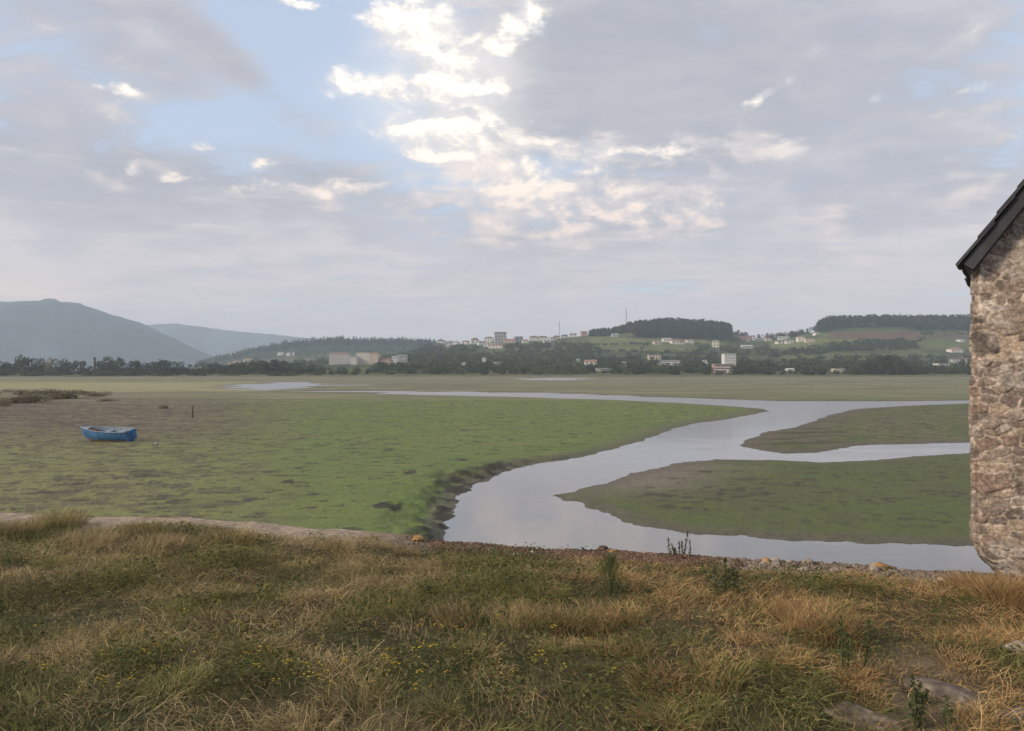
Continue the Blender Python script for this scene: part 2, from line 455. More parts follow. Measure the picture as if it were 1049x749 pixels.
def build_mudflat():
    na, nr = 1000, 560
    azs = np.radians(np.linspace(-52, 52, na))
    rs = np.geomspace(11.5, 680, nr)
    A, RR = np.meshgrid(azs, rs)
    x, y = (RR * np.sin(A)).ravel(), (RR * np.cos(A)).ravel()
    P = np.stack([x, y], 1)
    D = y
    ppx = CX + x / np.maximum(y, 1) * F
    ppy = HY + (CAMZ - ZW) * F / np.maximum(y, 1)
    z, s, left, lump, fine, xc = mud_height(x, y)
    # ---- material zones
    N = len(x)
    n1 = fbm(x, y, .35, 5, 21); n2 = fbm(x, y, 1.4, 4, 22); n3 = fbm(x * .35, y * 1.5, .5, 5, 23); n4 = fbm(x, y, 3.2, 3, 24)
    stretch = fbm(x * .25, y * 2.0, .22, 5, 25)
    C = np.tile(np.array([.122, .166, .046]), (N, 1))
    C = cmix(C, (.165, .185, .056), sst(n1, .42, .68) * .6)                  # yellower algae
    C = cmix(C, (.120, .156, .040), sst(n2, .5, .75) * .5)
    # left reaches: olive and bare mud showing through
    lf = 1 - sst(ppx + (n1 - .5) * 240, 90, 400)
    C = cmix(C, (.205, .190, .078), lf * .75)
    n5 = fbm(x, y * 1.3, 1.15, 5, 27, .6) + (n1 - .5) * .30
    C = cmix(C, (.098, .078, .050), sst(n5, .56, .59) * sst(lf, .05, .8) * .72)
    C = cmix(C, (.105, .090, .060), sst(n2 * .4 + n4 * .3 + n3 * .3, .54, .60) * sst(lf, .1, .9) * .45)
    # brown marsh at the far left
    br = (1 - sst(ppx + (n1 - .5) * 200, 130, 330)) * sst(ppy + (n3 - .5) * 18, 401, 408) * (1 - sst(ppy + (n2 - .5) * 34, 432, 462))
    C = cmix(C, (.125, .094, .066), br * .85)
    C = cmix(C, (.215, .175, .10), br * sst(n3 * .5 + n4 * .25 + n2 * .25, .50, .57) * .7)
    C = cmix(C, (.058, .046, .036), br * sst(fbm(x, y, .9, 5, 29, .62), .56, .60) * .7)
    # far strip
    far = (1 - sst(ppy + (stretch - .5) * 9, 405, 415))
    C = cmix(C, (.180, .172, .090), far * .8)
    C = cmix(C, (.120, .105, .075), far * sst(stretch, .50, .60) * .7)
    C = cmix(C, (.27, .24, .155), far * sst(1 - stretch, .55, .64) * .55)
    fl = (1 - sst(ppx, 230, 330)) * sst(ppy, 390, 394) * (1 - sst(ppy + (stretch - .5) * 8, 399, 405))
    C = cmix(C, (.31, .28, .135), fl * .75)
    # right islands: darker, muddier weed
    isl = sst(x - xc, -1, 2) * sst(ppy, 413, 418)
    C = cmix(C, (.090, .106, .036), isl * .85)
    C = cmix(C, (.100, .086, .052), isl * sst(n1 * .6 + n4 * .4, .46, .62) * .55)
    mudtip = isl * (1 - sst(ppx + (n1 - .5) * 120, 640, 800)) * (1 - sst(ppy, 492, 520)) * sst(ppy, 462, 470)
    C = cmix(C, (.20, .16, .135), mudtip * .75)
    isle2 = isl * (1 - sst(ppy, 458, 464)) * sst(ppy, 414, 420)
    C = cmix(C, (.16, .135, .08), isle2 * sst(n2, .42, .60) * .7)
    C = cmix(C, (.055, .045, .036), isle2 * sst(n3, .52, .6) * (1 - sst(ppx, 820, 900)) * .8)
    # mud along the water
    rim = (1 - sst(s + (n4 - .5) * 1.2, .25, np.clip(D / 22, 1.2, 5))) 
    C = cmix(C, (.115, .094, .076), rim * np.where(left > .5, .8, .7))
    C = cmix(C, (.032, .027, .022), left * (1 - sst(s, .4, 2.2)) * sst(lump, .40, .56) * .85)
    # scattered torn patches of bare mud and wrack
    p1 = sst(fbm(x, y * 1.6, .75, 4, 31), .655, .70); p2 = sst(fbm(x * .8, y * 1.2, 1.9, 4, 33) + (n1 - .5) * .22 + .035 * sst(lf, .2, .8), .730, .748)
    p3 = sst(fbm(x, y * 1.8, 1.1, 4, 35), .69, .71)
    C = cmix(C, (.060, .050, .034), np.clip(p1 * .2 + p2 * .85 + p3 * .8, 0, 1) * sst(s, 1, 3) * (1 - far))
    bd = np.exp(-(((ppx - 398) / 20) ** 2 + ((ppy - 528) / 5) ** 2)) + .8 * np.exp(-(((ppx - 420) / 10) ** 2 + ((ppy - 491) / 4) ** 2)) + .8 * np.exp(-(((ppx - 295) / 9) ** 2 + ((ppy - 502) / 4) ** 2))
    C = cmix(C, (.034, .028, .022), sst(bd * (.2 + 1.3 * n4), .42, .55) * .9)
    # salt-and-pepper weed texture
    C = C * (.86 + .28 * fbm(x, y, 4.5, 3, 41))[:, None] * (.87 + .26 * fbm(x, y * 2, 11., 2, 43))[:, None]
    C = cmix(C, (.06, .055, .05), (s < 0) * .6)
    o = mesh_np('mudflat', np.stack([x, y, z], 1), grid_faces(nr, na), M_mud, C, smooth=True)
    tag(o, kind='structure')
build_mudflat()
wm = MB(); wm.add([(-900, 8, ZW), (900, 8, ZW), (900, 640, ZW), (-900, 640, ZW)], [(0, 1, 2, 3)])
tag(wm.build('river_water', M_water), kind='structure')
gm = MB(); gm.add([(-14000, -9000, ZW - 1.2), (14000, -9000, ZW - 1.2), (14000, 9500, ZW - 1.2), (-14000, 9500, ZW - 1.2)], [(0, 1, 2, 3)])
tag(gm.build('ground', mat('ground_soil', (.09, .09, .06), .95, .3, .01)), kind='structure')

# ------------------------------------------------------------------ land across the estuary
ROWS_R = np.array([600, 640, 720, 850, 1050, 1300, 1550, 1720, 2000, 2300, 2700, 3300.])
def z_of(py, r): return CAMZ + (HY - py) / F * r
def row(r, pts):
    xs, ys = zip(*pts); return lambda px: z_of(np.interp(px, xs, ys), r)
RIDGE = [(-300, 381), (200, 380), (260, 376), (320, 371), (380, 369), (400, 366), (420, 360), (440, 355), (480, 353), (520, 350), (560, 349), (600, 344.5), (620, 342.5), (640, 338.5), (660, 335.5), (680, 334), (700, 334.2), (725, 335.5), (745, 338), (765, 347), (800, 347), (832, 340), (850, 333), (900, 331.5), (985, 332), (1100, 331), (1300, 335), (1600, 350)]
ROWS = [lambda px: np.full_like(px, ZW - .5), lambda px: np.full_like(px, ZW + .9), lambda px: np.full_like(px, ZW + 3.0),
        row(850, [(-300, 382.5), (200, 382.5), (260, 380), (440, 378), (1000, 377), (1600, 377)]),
        row(1050, [(-300, 382), (200, 382), (250, 378), (320, 374), (440, 369), (560, 369.5), (700, 370), (800, 370), (900, 368), (1000, 368), (1600, 368)]),
        row(1300, [(-300, 381.5), (200, 381.5), (260, 377), (320, 372), (400, 369.5), (440, 362), (500, 358), (560, 357), (620, 356), (700, 357), (760, 359), (800, 357), (850, 352), (920, 349), (1000, 352), (1600, 352)]),
        row(1550, RIDGE),
        row(1720, [(a, b + 5) for a, b in RIDGE]),
        row(2000, [(-300, 382), (200, 379), (260, 370), (320, 364), (400, 362), (450, 362), (500, 366), (1600, 372)]),
        row(2300, [(-300, 383), (150, 381.5), (190, 377), (225, 368), (260, 359.5), (290, 353.5), (320, 349.5), (345, 348.5), (370, 350), (420, 349.5), (450, 352), (500, 358), (560, 364), (620, 370), (1600, 377)]),
        row(2700, [(-300, 384), (1600, 382)]), row(3300, [(-300, 385), (1600, 384)])]
def land_z(px, r):
    px = np.asarray(px, float); r = np.asarray(r, float)
    Z = np.stack([f(px) for f in ROWS])
    k = np.clip(np.searchsorted(ROWS_R, r, side='right') - 1, 0, len(ROWS_R) - 2)
    t = (r - ROWS_R[k]) / (ROWS_R[k + 1] - ROWS_R[k]); t = np.clip(t, 0, 1)
    i = np.arange(len(px)) if px.ndim else None
    nz = (fbm(px2x(px, r), r, .006, 3, 51) - .5) * 6 * sst(r, 700, 1000)
    if px.ndim: return Z[k, i] * (1 - t) + Z[k + 1, i] * t + nz
    return float(Z[k] * (1 - t) + Z[k + 1] * t + nz)
def land_at(px, r):
    """depth r along the view direction at the given bearing"""
    return np.array((px2x(px, r), r, land_z(px, r)))
def r_for(px, py, r0=640):
    for r in np.arange(r0, 2300, 8.0):
        if HY - (land_z(float(px), r) - CAMZ) * F / r <= py: return float(r)
    return 1550.0
def build_land():
    pxs = np.linspace(-330, 1600, 620); rs = np.geomspace(606, 3300, 330)
    PX, RR = np.meshgrid(pxs, rs)
    px, r = PX.ravel(), RR.ravel()
    z = land_z(px, r)
    x = px2x(px, r)
    wood_far = sst(r, 1950, 2050) * sst(px, 190, 260)
    z = z + wood_far * (fbm(x, r, .06, 3, 52) * 9 - 2)
    py = HY - (z - CAMZ) * F / r
    n1 = fbm(x, r, .008, 4, 53); n2 = fbm(x, r, .03, 3, 54)
    C = np.tile(np.array([.060, .072, .032]), (len(x), 1))
    C = cmix(C, (.10, .115, .048), sst(n1, .5, .6) * .8)
    def field(x0, x1, y0, y1, col, a=.9):
        nonlocal C
        m = sst(px + (n2 - .5) * 8, x0 - 2, x0 + 2) * (1 - sst(px + (n2 - .5) * 8, x1 - 2, x1 + 2)) * sst(py + (n2 - .5) * 1.2, y0 - .3, y0 + .3) * (1 - sst(py + (n2 - .5) * 1.2, y1 - .3, y1 + .3)) * (r < 1560)
        C = cmix(C, col, m * a)
    field(603, 725, 346.5, 351, (.15, .15, .062)); field(612, 722, 351.5, 360.5, (.125, .135, .052)); field(590, 640, 343, 347, (.10, .12, .05))
    field(660, 720, 345.5, 347.5, (.22, .20, .12)); field(788, 905, 347.5, 357, (.14, .15, .055)); field(800, 930, 362, 368, (.11, .115, .05))
    field(850, 940, 340, 347, (.12, .07, .045)); field(940, 1100, 341, 347, (.10, .075, .045)); field(930, 1100, 349, 358, (.105, .12, .045)); field(820, 850, 341, 344, (.10, .12, .05))
    field(700, 790, 342, 346, (.11, .12, .06)); field(560, 600, 358, 364, (.10, .11, .045)); field(500, 580, 377, 383, (.11, .10, .05))
    C = cmix(C, (.030, .040, .022), wood_far)
    shore = 1 - sst(r, 650, 690)
    C = cmix(C, (.16, .145, .085), shore * .7)
    o = mesh_np('hills', np.stack([x, r, z], 1), grid_faces(330, 620), M_land, C, smooth=True)
    tag(o, kind='structure')
build_land()

def build_mountain(name, prof, r0, r1, r2, amp, seed, col):
    xs, ys = zip(*prof)
    pxs = np.linspace(min(xs), max(xs), 420); rs = np.linspace(r0, r2, 90)
    PX, RR = np.meshgrid(pxs, rs); px, r = PX.ravel(), RR.ravel()
    top = (HY - np.interp(px, xs, ys)) / F * r1
    t = np.where(r < r1, sst(r, r0, r1) ** .9, 1 - sst(r, r1, r2))
    x = px2x(px, r)
    ridg = np.abs(fbm(x, r, .0016, 5, seed) - .5) * 2
    z = CAMZ + top * t + amp * (.25 - ridg) * t * (1 - .75 * sst(t, .8, 1)) + (fbm(x, r, .02, 3, seed + 3) - .5) * 10 * t - 6
    n = fbm(x, r, .003, 4, seed + 5)
    C = np.tile(np.array(col), (len(x), 1)); C = cmix(C, [c * 3.4 for c in col], sst(n, .5, .62) * .6)
    o = mesh_np(name, np.stack([x, r, z], 1), grid_faces(90, 420), M_land, C, smooth=True)
    tag(o, kind='structure')
build_mountain('mountain', [(-420, 350), (-300, 325), (-150, 312), (-60, 309), (0, 307.5), (20, 307.5), (40, 308.5), (47, 306.5), (56, 306), (62, 309), (82, 310.5), (90, 314), (104, 318), (120, 323), (146, 332), (170, 343), (200, 357), (215, 364), (240, 375), (265, 382)], 3500, 4500, 5600, 120, 61, (.020, .028, .030))
build_mountain('mountain', [(60, 350), (120, 338), (148, 333.5), (165, 332), (180, 331.3), (205, 335), (240, 339.5), (280, 342.5), (310, 345.5), (345, 348), (400, 352), (500, 366), (570, 380)], 5600, 6600, 7400, 120, 71, (.020, .028, .030))

# ------------------------------------------------------------------ haze
hz = MB(); hz.box(-8600, 8600, -900, 7700, ZW - 2.4, 475)
m_hz = bpy.data.materials.new('haze_air'); m_hz.use_nodes = True
X.tree = m_hz.node_tree
for n in list(X.tree.nodes): X.tree.nodes.remove(n)
pv = nn('ShaderNodeVolumePrincipled')
pv.inputs['Color'].default_value = (.72, .85, 1.0, 1)
pv.inputs['Density'].default_value = .000175
pv.inputs['Anisotropy'].default_value = 0.0
om = nn('ShaderNodeOutputMaterial'); link(pv.outputs[0], om.inputs['Volume'])
haze = hz.build('haze', m_hz)
tag(haze, kind='stuff')

# ------------------------------------------------------------------ grassy bank
HUT_O = np.array([4.365, 7.2]); HUT_A = R(-33.5)
E1 = np.array([math.cos(HUT_A), math.sin(HUT_A)]); E2 = np.array([-math.sin(HUT_A), math.cos(HUT_A)])
def bank_z(x, y):
    x = np.asarray(x, float); y = np.asarray(y, float)
    sl = .030 + .014 * sst(x, -6, 1)
    z = -sl * np.maximum(y - 1, 0) - .05 * sst(x, 2, 5) * sst(y, 4, 7)
    ee = bank_edge(x) - y
    z = z + ((fbm(x, y, .55, 3, 101) - .5) * .22 + (fbm(x, y, 2.1, 3, 102) - .5) * .10) * (.35 + .65 * sst(ee, .3, 2)) - .09 * (1 - sst(ee, .3, 2.2)) * sst(x, -5, -1)
    z = z + .03 * np.exp(-((x - 4.75) ** 2 / .35 + (y - 6.75) ** 2 / .18))
    e = bank_edge(x) + (fbm(x, y * 0, 1.2, 3, 104) - .5) * .35 - y
    z = z - sst(-e, 0, .9) * 3.0 - sst(-e, .7, 2.5) * 1.2
    return z
def bank_e(x, y): return bank_edge(x) + (fbm(x, y * 0, 1.2, 3, 104) - .5) * .35 - y
def bank_pt(px, py):
    """point of the bank surface under a photo pixel"""
    d = 2.0; bp = np.array((px2x(px, 2), 2, 0.))
    while d < 14:
        x = px2x(px, d); zr = CAMZ + (HY - py) / F * d
        if float(bank_e(np.array([x]), np.array([d]))[0]) > .12: bp = np.array((x, d, float(bank_z(x, d))))
        else: return bp
        if zr <= float(bank_z(x, d)): return np.array((x, d, float(bank_z(x, d))))
        d += .02
    return bp
def build_bank():
    xs = np.concatenate([np.linspace(-34, -12, 90)[:-1], np.linspace(-12, 9, 360)[:-1], np.linspace(9, 30, 60)])
    ys = np.concatenate([np.linspace(-14, 1, 50)[:-1], np.linspace(1, 13.5, 260)])
    Xg, Yg = np.meshgrid(xs, ys); x, y = Xg.ravel(), Yg.ravel()
    z = bank_z(x, y); e = bank_e(x, y)
    n = fbm(x, y, .9, 4, 111); n2 = fbm(x, y, 5, 3, 112)
    C = np.tile(np.array([.085, .066, .036]), (len(x), 1))
    C = cmix(C, (.040, .044, .018), sst(n, .45, .62) * .7)
    strip = sst(e + (n2 - .5) * .5, -.6, .05) * (1 - sst(e + (n2 - .5) * .4, .55, .95))
    C = cmix(C, (.36, .285, .215), strip * (1 - sst(x, -2.2, -.2)) * .95)
    C = cmix(C, (.15, .10, .075), strip * sst(x, -2.2, -.2) * .85)
    C = cmix(C, (.21, .165, .125), sst(e + (n2 - .5) * .3, -.6, 0) * (1 - sst(e + (n2 - .5) * .4, .8, 1.15)) * sst(x, 2.0, 2.7) * .85)
    C = cmix(C, (.10, .085, .068), 1 - sst(e, -1.1, -.6))
    path = np.exp(-(((x - 2.15 - .35 * (y - 3.8)) / .35) ** 2)) * (1 - sst(y, 4.2, 5.2))
    C = cmix(C, (.19, .145, .105), np.clip(path * 1.2, 0, 1) * sst(n2, .3, .5) * .8)
    C = C * (.7 + .6 * n2)[:, None]
    tag(mesh_np('grass_bank', np.stack([x, y, z], 1), grid_faces(len(ys), len(xs)), M_bank, C, smooth=True), kind='structure')
build_bank()

def blade_mesh(x, y, z, L, wid, azm, lean, curl, col, twist):
    n = len(x); K = 4
    d = np.stack([np.cos(azm), np.sin(azm), np.zeros(n)], 1)
    pr = np.stack([-np.sin(azm), np.cos(azm), np.zeros(n)], 1)
    wv = pr * np.cos(twist)[:, None] + np.array([0, 0, 1.]) * np.sin(twist)[:, None]
    p = np.stack([x, y, z], 1); V = np.zeros((n, K, 2, 3)); tp = [1, .85, .55, .10]
    turn = rng.normal(0, .55, n)
    for i in range(K):
        V[:, i, 0] = p - wv * (wid * .5 * tp[i])[:, None]
        V[:, i, 1] = p + wv * (wid * .5 * tp[i])[:, None]
        th = lean + curl * (i + .5) / (K - 1)
        aa_ = azm + turn * i
        d = np.stack([np.cos(aa_), np.sin(aa_), np.zeros(n)], 1)
        p = p + (d * np.sin(th)[:, None] + np.array([0, 0, 1.]) * np.cos(th)[:, None]) * (L / (K - 1))[:, None]
    base = np.arange(n)[:, None] * K * 2
    Fq = np.concatenate([np.stack([base[:, 0] + 2 * i, base[:, 0] + 2 * i + 1, base[:, 0] + 2 * i + 3, base[:, 0] + 2 * i + 2], 1) for i in range(K - 1)])
    C = np.repeat(col, K * 2, 0)
    return V.reshape(-1, 3), Fq, C

STRAW, TAN, OLIVE, GREEN, DEAD = (np.array(c) for c in ((.37, .28, .145), (.28, .19, .095), (.19, .165, .062), (.105, .116, .036), (.13, .09, .05)))
def visible_band(n, y0=2.5, y1=10.8):
    y = np.sqrt(rng.uniform(y0 ** 2, y1 ** 2, n)); x = rng.uniform(-1, 1, n) * (.80 * y + .8)
    return x, y
def in_hut(x, y):
    q = np.stack([x, y], 1) - HUT_O
    return ((q @ E1) > -.02) & ((q @ E2) > .0)
def green_zone(x, y):
    g = .55 * fbm(x, y, .75, 3, 121) + .45 * fbm(x, y, 2.6, 3, 122)
    ppx = CX + x / y * F; ppy = HY + 1.95 * F / y
    g = g + .025 + .10 * np.exp(-(((ppx - 600) / 90) ** 2 + ((ppy - 700) / 40) ** 2)) + .10 * np.exp(-(((ppx - 250) / 160) ** 2 + ((ppy - 590) / 30) ** 2)) + .08 * np.exp(-(((ppx - 760) / 60) ** 2 + ((ppy - 720) / 30) ** 2))
    g = g + .05 * np.exp(-(((ppx - 320) / 80) ** 2 + ((ppy - 640) / 30) ** 2)) - .08 * sst(ppx, 820, 980) - .05 * (1 - sst(ppx, 60, 160)) * sst(ppy, 590, 620)
    return g
def grass_cols(x, y, bias=0.0):
    n = len(x); g = green_zone(x, y) + rng.normal(0, .07, n) + bias
    t = rng.random(n)[:, None]
    dry = STRAW * t + TAN * (1 - t)
    dry = np.where((rng.random(n) < .22)[:, None], DEAD, dry)
    warm = sst(x / y, -.25, .35)[:, None]
    dry = dry * (np.array((.94, 1.0, 1.02)) * (1 - warm) + np.array((1.03, .94, .86)) * warm)
    wet = GREEN * t + OLIVE * (1 - t)
    m = sst(g, .40, .66)[:, None]
    pick = rng.random((n, 1)) < m
    c = np.where(pick, wet, dry)
    tone = 1.15 + .60 * sst(fbm(x, y, 3.3, 3, 161), .25, .75) * (.75 + .5 * fbm(x, y, .8, 2, 162))
    return c * rng.uniform(.65, 1.3, (n, 1)) * tone[:, None]
def grass_part(x, y, L, wid, azm, lean, curl, bias=0.0, col=None, edge=True):
    e = bank_e(x, y)
    keep = (e > (.30 + .75 * (fbm(x, y, 1.6, 3, 131) - .25) + .55 * sst(x, 2.0, 2.7) * (1 - sst(x, 3.9, 4.4)) if edge else .05)) & ~in_hut(x, y)
    bare = (np.exp(-(((x - 2.15 - .35 * (y - 3.8)) / .28) ** 2)) * (1 - sst(y, 4.1, 4.9)) > .45) & (fbm(x, y, 4, 2, 132) > .40)
    keep &= ~bare | (rng.random(len(x)) < .25)
    x, y, L, wid, azm, lean, curl = (a[keep] for a in (x, y, L, wid, azm, lean, curl))
    c = grass_cols(x, y, bias) if col is None else col[keep]
    L = L * .72
    if edge: L = L * np.where(x > -1.6, .28 + .72 * sst(bank_e(x, y), .2, 1.5), .62 + .38 * sst(bank_e(x, y), .2, 1.2))
    return blade_mesh(x, y, bank_z(x, y) - .01, L, wid, azm, lean, curl, c, rng.uniform(-1.1, 1.1, len(x)))
def join_parts(parts):
    V, Fq, C, o = [], [], [], 0
    for v, f, c in parts: V.append(v); Fq.append(f + o); C.append(c); o += len(v)
    return np.concatenate(V), np.concatenate(Fq), np.concatenate(C)
def build_grass():
    parts = []
    # matted sward
    n = 380000; x, y = visible_band(n)
    flow = fbm(x, y, .5, 3, 141) * 9.0
    hgt = .42 + 1.3 * sst(fbm(x, y, 1.6, 4, 142), .3, .72)
    parts.append(grass_part(x, y, rng.uniform(.05, .17, n) * hgt, rng.uniform(.003, .0065, n), flow + rng.normal(0, 1.3, n), rng.uniform(.25, 1.3, n), rng.uniform(.3, 1.6, n)))
    # long flopped straw
    n = 70000; x, y = visible_band(n)
    k = fbm(x, y, .9, 3, 143) + rng.normal(0, .05, n) > .47; x, y = x[k], y[k]; n = len(x)
    flow = fbm(x, y, .4, 2, 144) * 11.0
    parts.append(grass_part(x, y, rng.uniform(.13, .30, n), rng.uniform(.0022, .004, n), flow + rng.normal(0, .7, n), rng.uniform(.3, 1.0, n), rng.uniform(.7, 1.7, n), -.06))
    # tussocks
    tx, ty = visible_band(230); tr = rng.uniform(.10, .26, 230); th = rng.uniform(.11, .25, 230)
    for px, py, r_, h_ in ((62, 532, .36, .40), (150, 542, .30, .34), (238, 552, .34, .36), (20, 540, .3, .3), (345, 556, .25, .2), (470, 632, .2, .26), (530, 634, .22, .28), (570, 640, .24, .32), (605, 640, .22, .3), (640, 632, .2, .3),
                           (830, 640, .22, .34), (850, 650, .2, .34), (815, 628, .2, .3), (1000, 598, .28, .34), (1025, 606, .28, .36), (1045, 612, .3, .36), (735, 690, .22, .26), (160, 560, .3, .35), (90, 556, .3, .36), (875, 585, .22, .14), (910, 588, .22, .14)):
        p = bank_pt(px, py + 6); tx = np.append(tx, p[0]); ty = np.append(ty, p[1]); tr = np.append(tr, r_); th = np.append(th, h_)
    for i in range(len(tx)):
        m = int(420 * (tr[i] / .2) ** 1.3)
        rr = tr[i] * np.sqrt(rng.random(m)) * .8; aa = rng.uniform(0, 2 * np.pi, m)
        wind = rng.uniform(0, 6.28)
        x, y = tx[i] + rr * np.cos(aa), ty[i] + rr * np.sin(aa)
        out = aa + rng.normal(0, .5, m)
        azm = np.where(rng.random(m) < .45, wind + rng.normal(0, .5, m), out)
        tint = rng.random()
        b = -.14 if tint < .62 else (.06 if tint < .85 else -.02)
        if i >= 230: b = -.12
        parts.append(grass_part(x, y, rng.uniform(.55, 1.15, m) * th[i], rng.uniform(.003, .0052, m), azm, (.15 + .7 * rr / tr[i] * rng.random(m) + .1) * (.7 if i >= 230 else 1), rng.uniform(.5, 1.9, m) * (.6 if i >= 230 else 1), b, edge=not (230 <= i < 235 or i == 248 or i == 249)))
    # upright seed stems
    n = 5200; x, y = visible_band(n)
    k = fbm(x, y, .7, 3, 145) > .5; x, y = x[k], y[k]; n = len(x)
    parts.append(grass_part(x, y, rng.uniform(.12, .34, n), rng.uniform(.0018, .0028, n), rng.uniform(0, 6.28, n), rng.uniform(0, .35, n), rng.uniform(0, .8, n), -.12))
    V, Fq, C = join_parts(parts)
    tag(mesh_np('grass', V, Fq, M_blade, C), kind='stuff')
build_grass()

def leaf_quads(P, size, col, up=.3, ratio=.55):
    """small kite-shaped leaves at points P"""
    n = len(P)
    a = rng.normal(0, 1, (n, 3)); a /= np.linalg.norm(a, axis=1)[:, None]; a[:, 2] *= up
    a /= np.linalg.norm(a, axis=1)[:, None]
    b = np.cross(a, rng.normal(0, 1, (n, 3))); b /= np.linalg.norm(b, axis=1)[:, None]
    s = (size if np.ndim(size) else np.full(n, size))[:, None]
    V = np.stack([P - a * s * .5, P + b * s * ratio * .5, P + a * s * .5, P - b * s * ratio * .5], 1).reshape(-1, 3)
    Fq = np.arange(n * 4).reshape(n, 4)
    return V, Fq, np.repeat(col, 4, 0)
def build_undergrowth():
    n = 60000; x, y = visible_band(n, 2.6, 9.0)
    g = green_zone(x, y) + (fbm(x, y, 2.2, 3, 151) - .5) * .5
    k = (g > .58) & (bank_e(x, y) > .35) & ~in_hut(x, y); x, y = x[k], y[k]; n = len(x)
    z = bank_z(x, y) + rng.uniform(.01, .13, n)
    t = rng.random((n, 1)); col = np.array((.062, .078, .024)) * t + np.array((.125, .125, .042)) * (1 - t)
    V, Fq, C = leaf_quads(np.stack([x, y, z], 1), rng.uniform(.014, .038, n), col, .5)
    tag(mesh_np('undergrowth', V, Fq, M_weed, C), kind='stuff')
build_undergrowth()

# ------------------------------------------------------------------ yellow flowers
M_yellow = mat('yellow_petal', (.42, .30, .035), .7, .3, 40.0)
M_stem = mat('green_stem', (.085, .10, .035), .8, .3, 20.0)
def flower_proto(nb):
    root = empty('yellow_flower')
    tip = Vector((random.uniform(-.03, .03), random.uniform(-.03, .03), random.uniform(.12, .20)))
    st = MB(); st.tube([(0, 0, -.02), tip * .55, tip], [.002, .0016, .0012], 4); st.build('stem', M_stem, root)
    for j in range(nb):
        c = tip + (Vector((random.uniform(-.018, .018), random.uniform(-.018, .018), random.uniform(-.016, .006))) if j else Vector((0, 0, 0)))
        hd = MB(); q = 6; V = [c + Vector((0, 0, .003))]
        for i in range(q * 2):
            w = math.pi * i / q; rr_ = .0075 if i % 2 else .0040
            V.append(c + Vector((math.cos(w) * rr_, math.sin(w) * rr_, .002 * (i % 2))))
        V.append(c - Vector((0, 0, .005)))
        hd.add(V, [(0, 1 + i, 1 + (i + 1) % (2 * q)) for i in range(2 * q)] + [(2 * q + 1, 1 + (i + 1) % (2 * q), 1 + i) for i in range(2 * q)])
        hd.build('bloom', M_yellow, root)
    return root
protos = [flower_proto(n_) for n_ in (1, 2, 3, 4)]
spots = []
for cx, cy, sx, sy, n in ((450, 668, 60, 22, 26), (520, 690, 90, 24, 18), (160, 650, 150, 34, 40), (330, 690, 90, 26, 26), (240, 690, 120, 30, 34), (70, 612, 60, 16, 10), (40, 700, 60, 24, 12), (400, 700, 90, 26, 16), (640, 655, 60, 26, 4), (310, 612, 80, 20, 8)):
    for _ in range(n): spots.append((random.gauss(cx, sx * .7), random.gauss(cy, sy * .7)))
used = set()
for i, (px, py) in enumerate(spots):
    if px < 4 or px > 1000 or py < 600 or py > 743 or random.random() < .25: continue
    k = i % 4
    o = protos[k] if k not in used else copy_tree(protos[k])
    used.add(k)
    p = bank_pt(px, py + 14)
    o.location = p; o.rotation_euler = (random.uniform(-.2, .2), random.uniform(-.2, .2), random.uniform(0, 6.28)); s_ = random.uniform(.8, 1.25); o.scale = (s_,) * 3
    tag(o, ['single yellow bloom on a thin stem in the dry bank grass', 'pair of yellow blooms on a thin stem in the dry bank grass', 'three yellow blooms bunched on a thin stem in the bank grass', 'tight cluster of four yellow blooms on a stem in the bank grass'][k], 'wildflower', ['single yellow blooms', 'paired yellow blooms', 'yellow blooms in threes', 'yellow blooms in fours'][k])

# ------------------------------------------------------------------ taller weeds on the bank
def feathery_shrub(px, py, h_px, w_px, label):
    p = bank_pt(px, py); d = p[1]; h = h_px / F * d; w = w_px / F * d
    root = empty('feathery_shrub', p)
    n = 900; t = rng.random(n) ** .8
    a = rng.uniform(0, 6.28, n); rr = w * .5 * np.sqrt(rng.random(n)) * (1 - .75 * t) * (1 + .4 * np.sin(a * 3 + 5 * t))
    P = np.stack([rr * np.cos(a), rr * np.sin(a), h * t * .85], 1)
    g = rng.random((n, 1)); col = np.array((.065, .092, .036)) * g + np.array((.12, .14, .06)) * (1 - g)
    v, f, c = blade_mesh(P[:, 0], P[:, 1], P[:, 2], rng.uniform(.05, .13, n), rng.uniform(.0016, .003, n), a + rng.normal(0, .6, n), rng.uniform(.1, .7, n), rng.uniform(-.1, .5, n), col, rng.uniform(-1, 1, n))
    mesh_np('foliage', v, f, M_weed, c, root)
    m = MB()
    for k in range(7):
        b = random.uniform(0, 6.28); e_ = Vector((math.cos(b), math.sin(b), 0)) * w * .28
        m.tube([(0, 0, -.03), e_ * .4 + Vector((0, 0, h * .45)), e_ + Vector((0, 0, h * .85))], [.005, .004, .002], 5)
    m.build('stem', M_stem, root)
    tag(root, label, 'shrub')
feathery_shrub(625, 613, 47, 38, 'dark green feathery shrub standing alone in the dry grass, the tallest green tuft')
def leafy_stalk(root, base, tip, n, size, cols, mat_, bend=.3, spread=.025):
    m = MB(); b, t = Vector(base), Vector(tip); mid = (b + t) * .5 + Vector((random.uniform(-.02, .02), random.uniform(-.02, .02), 0))
    m.tube([b, mid, t], [.006, .005, .002], 5)
    s = m.build('stem', M_stem, root)
    tt = rng.uniform(.2, 1.0, n)
    P = np.array([(b * (1 - q) ** 2 + mid * 2 * q * (1 - q) + t * q * q)[:] for q in tt]) + rng.normal(0, spread, (n, 3)) * (1.15 - tt)[:, None]
    g = rng.random((n, 1)); col = np.array(cols[0]) * g + np.array(cols[1]) * (1 - g)
    v, f, c = leaf_quads(P, rng.uniform(.6, 1.2, n) * size, col, 1.2, .4)
    mesh_np('leaves', v, f, mat_, c, s)
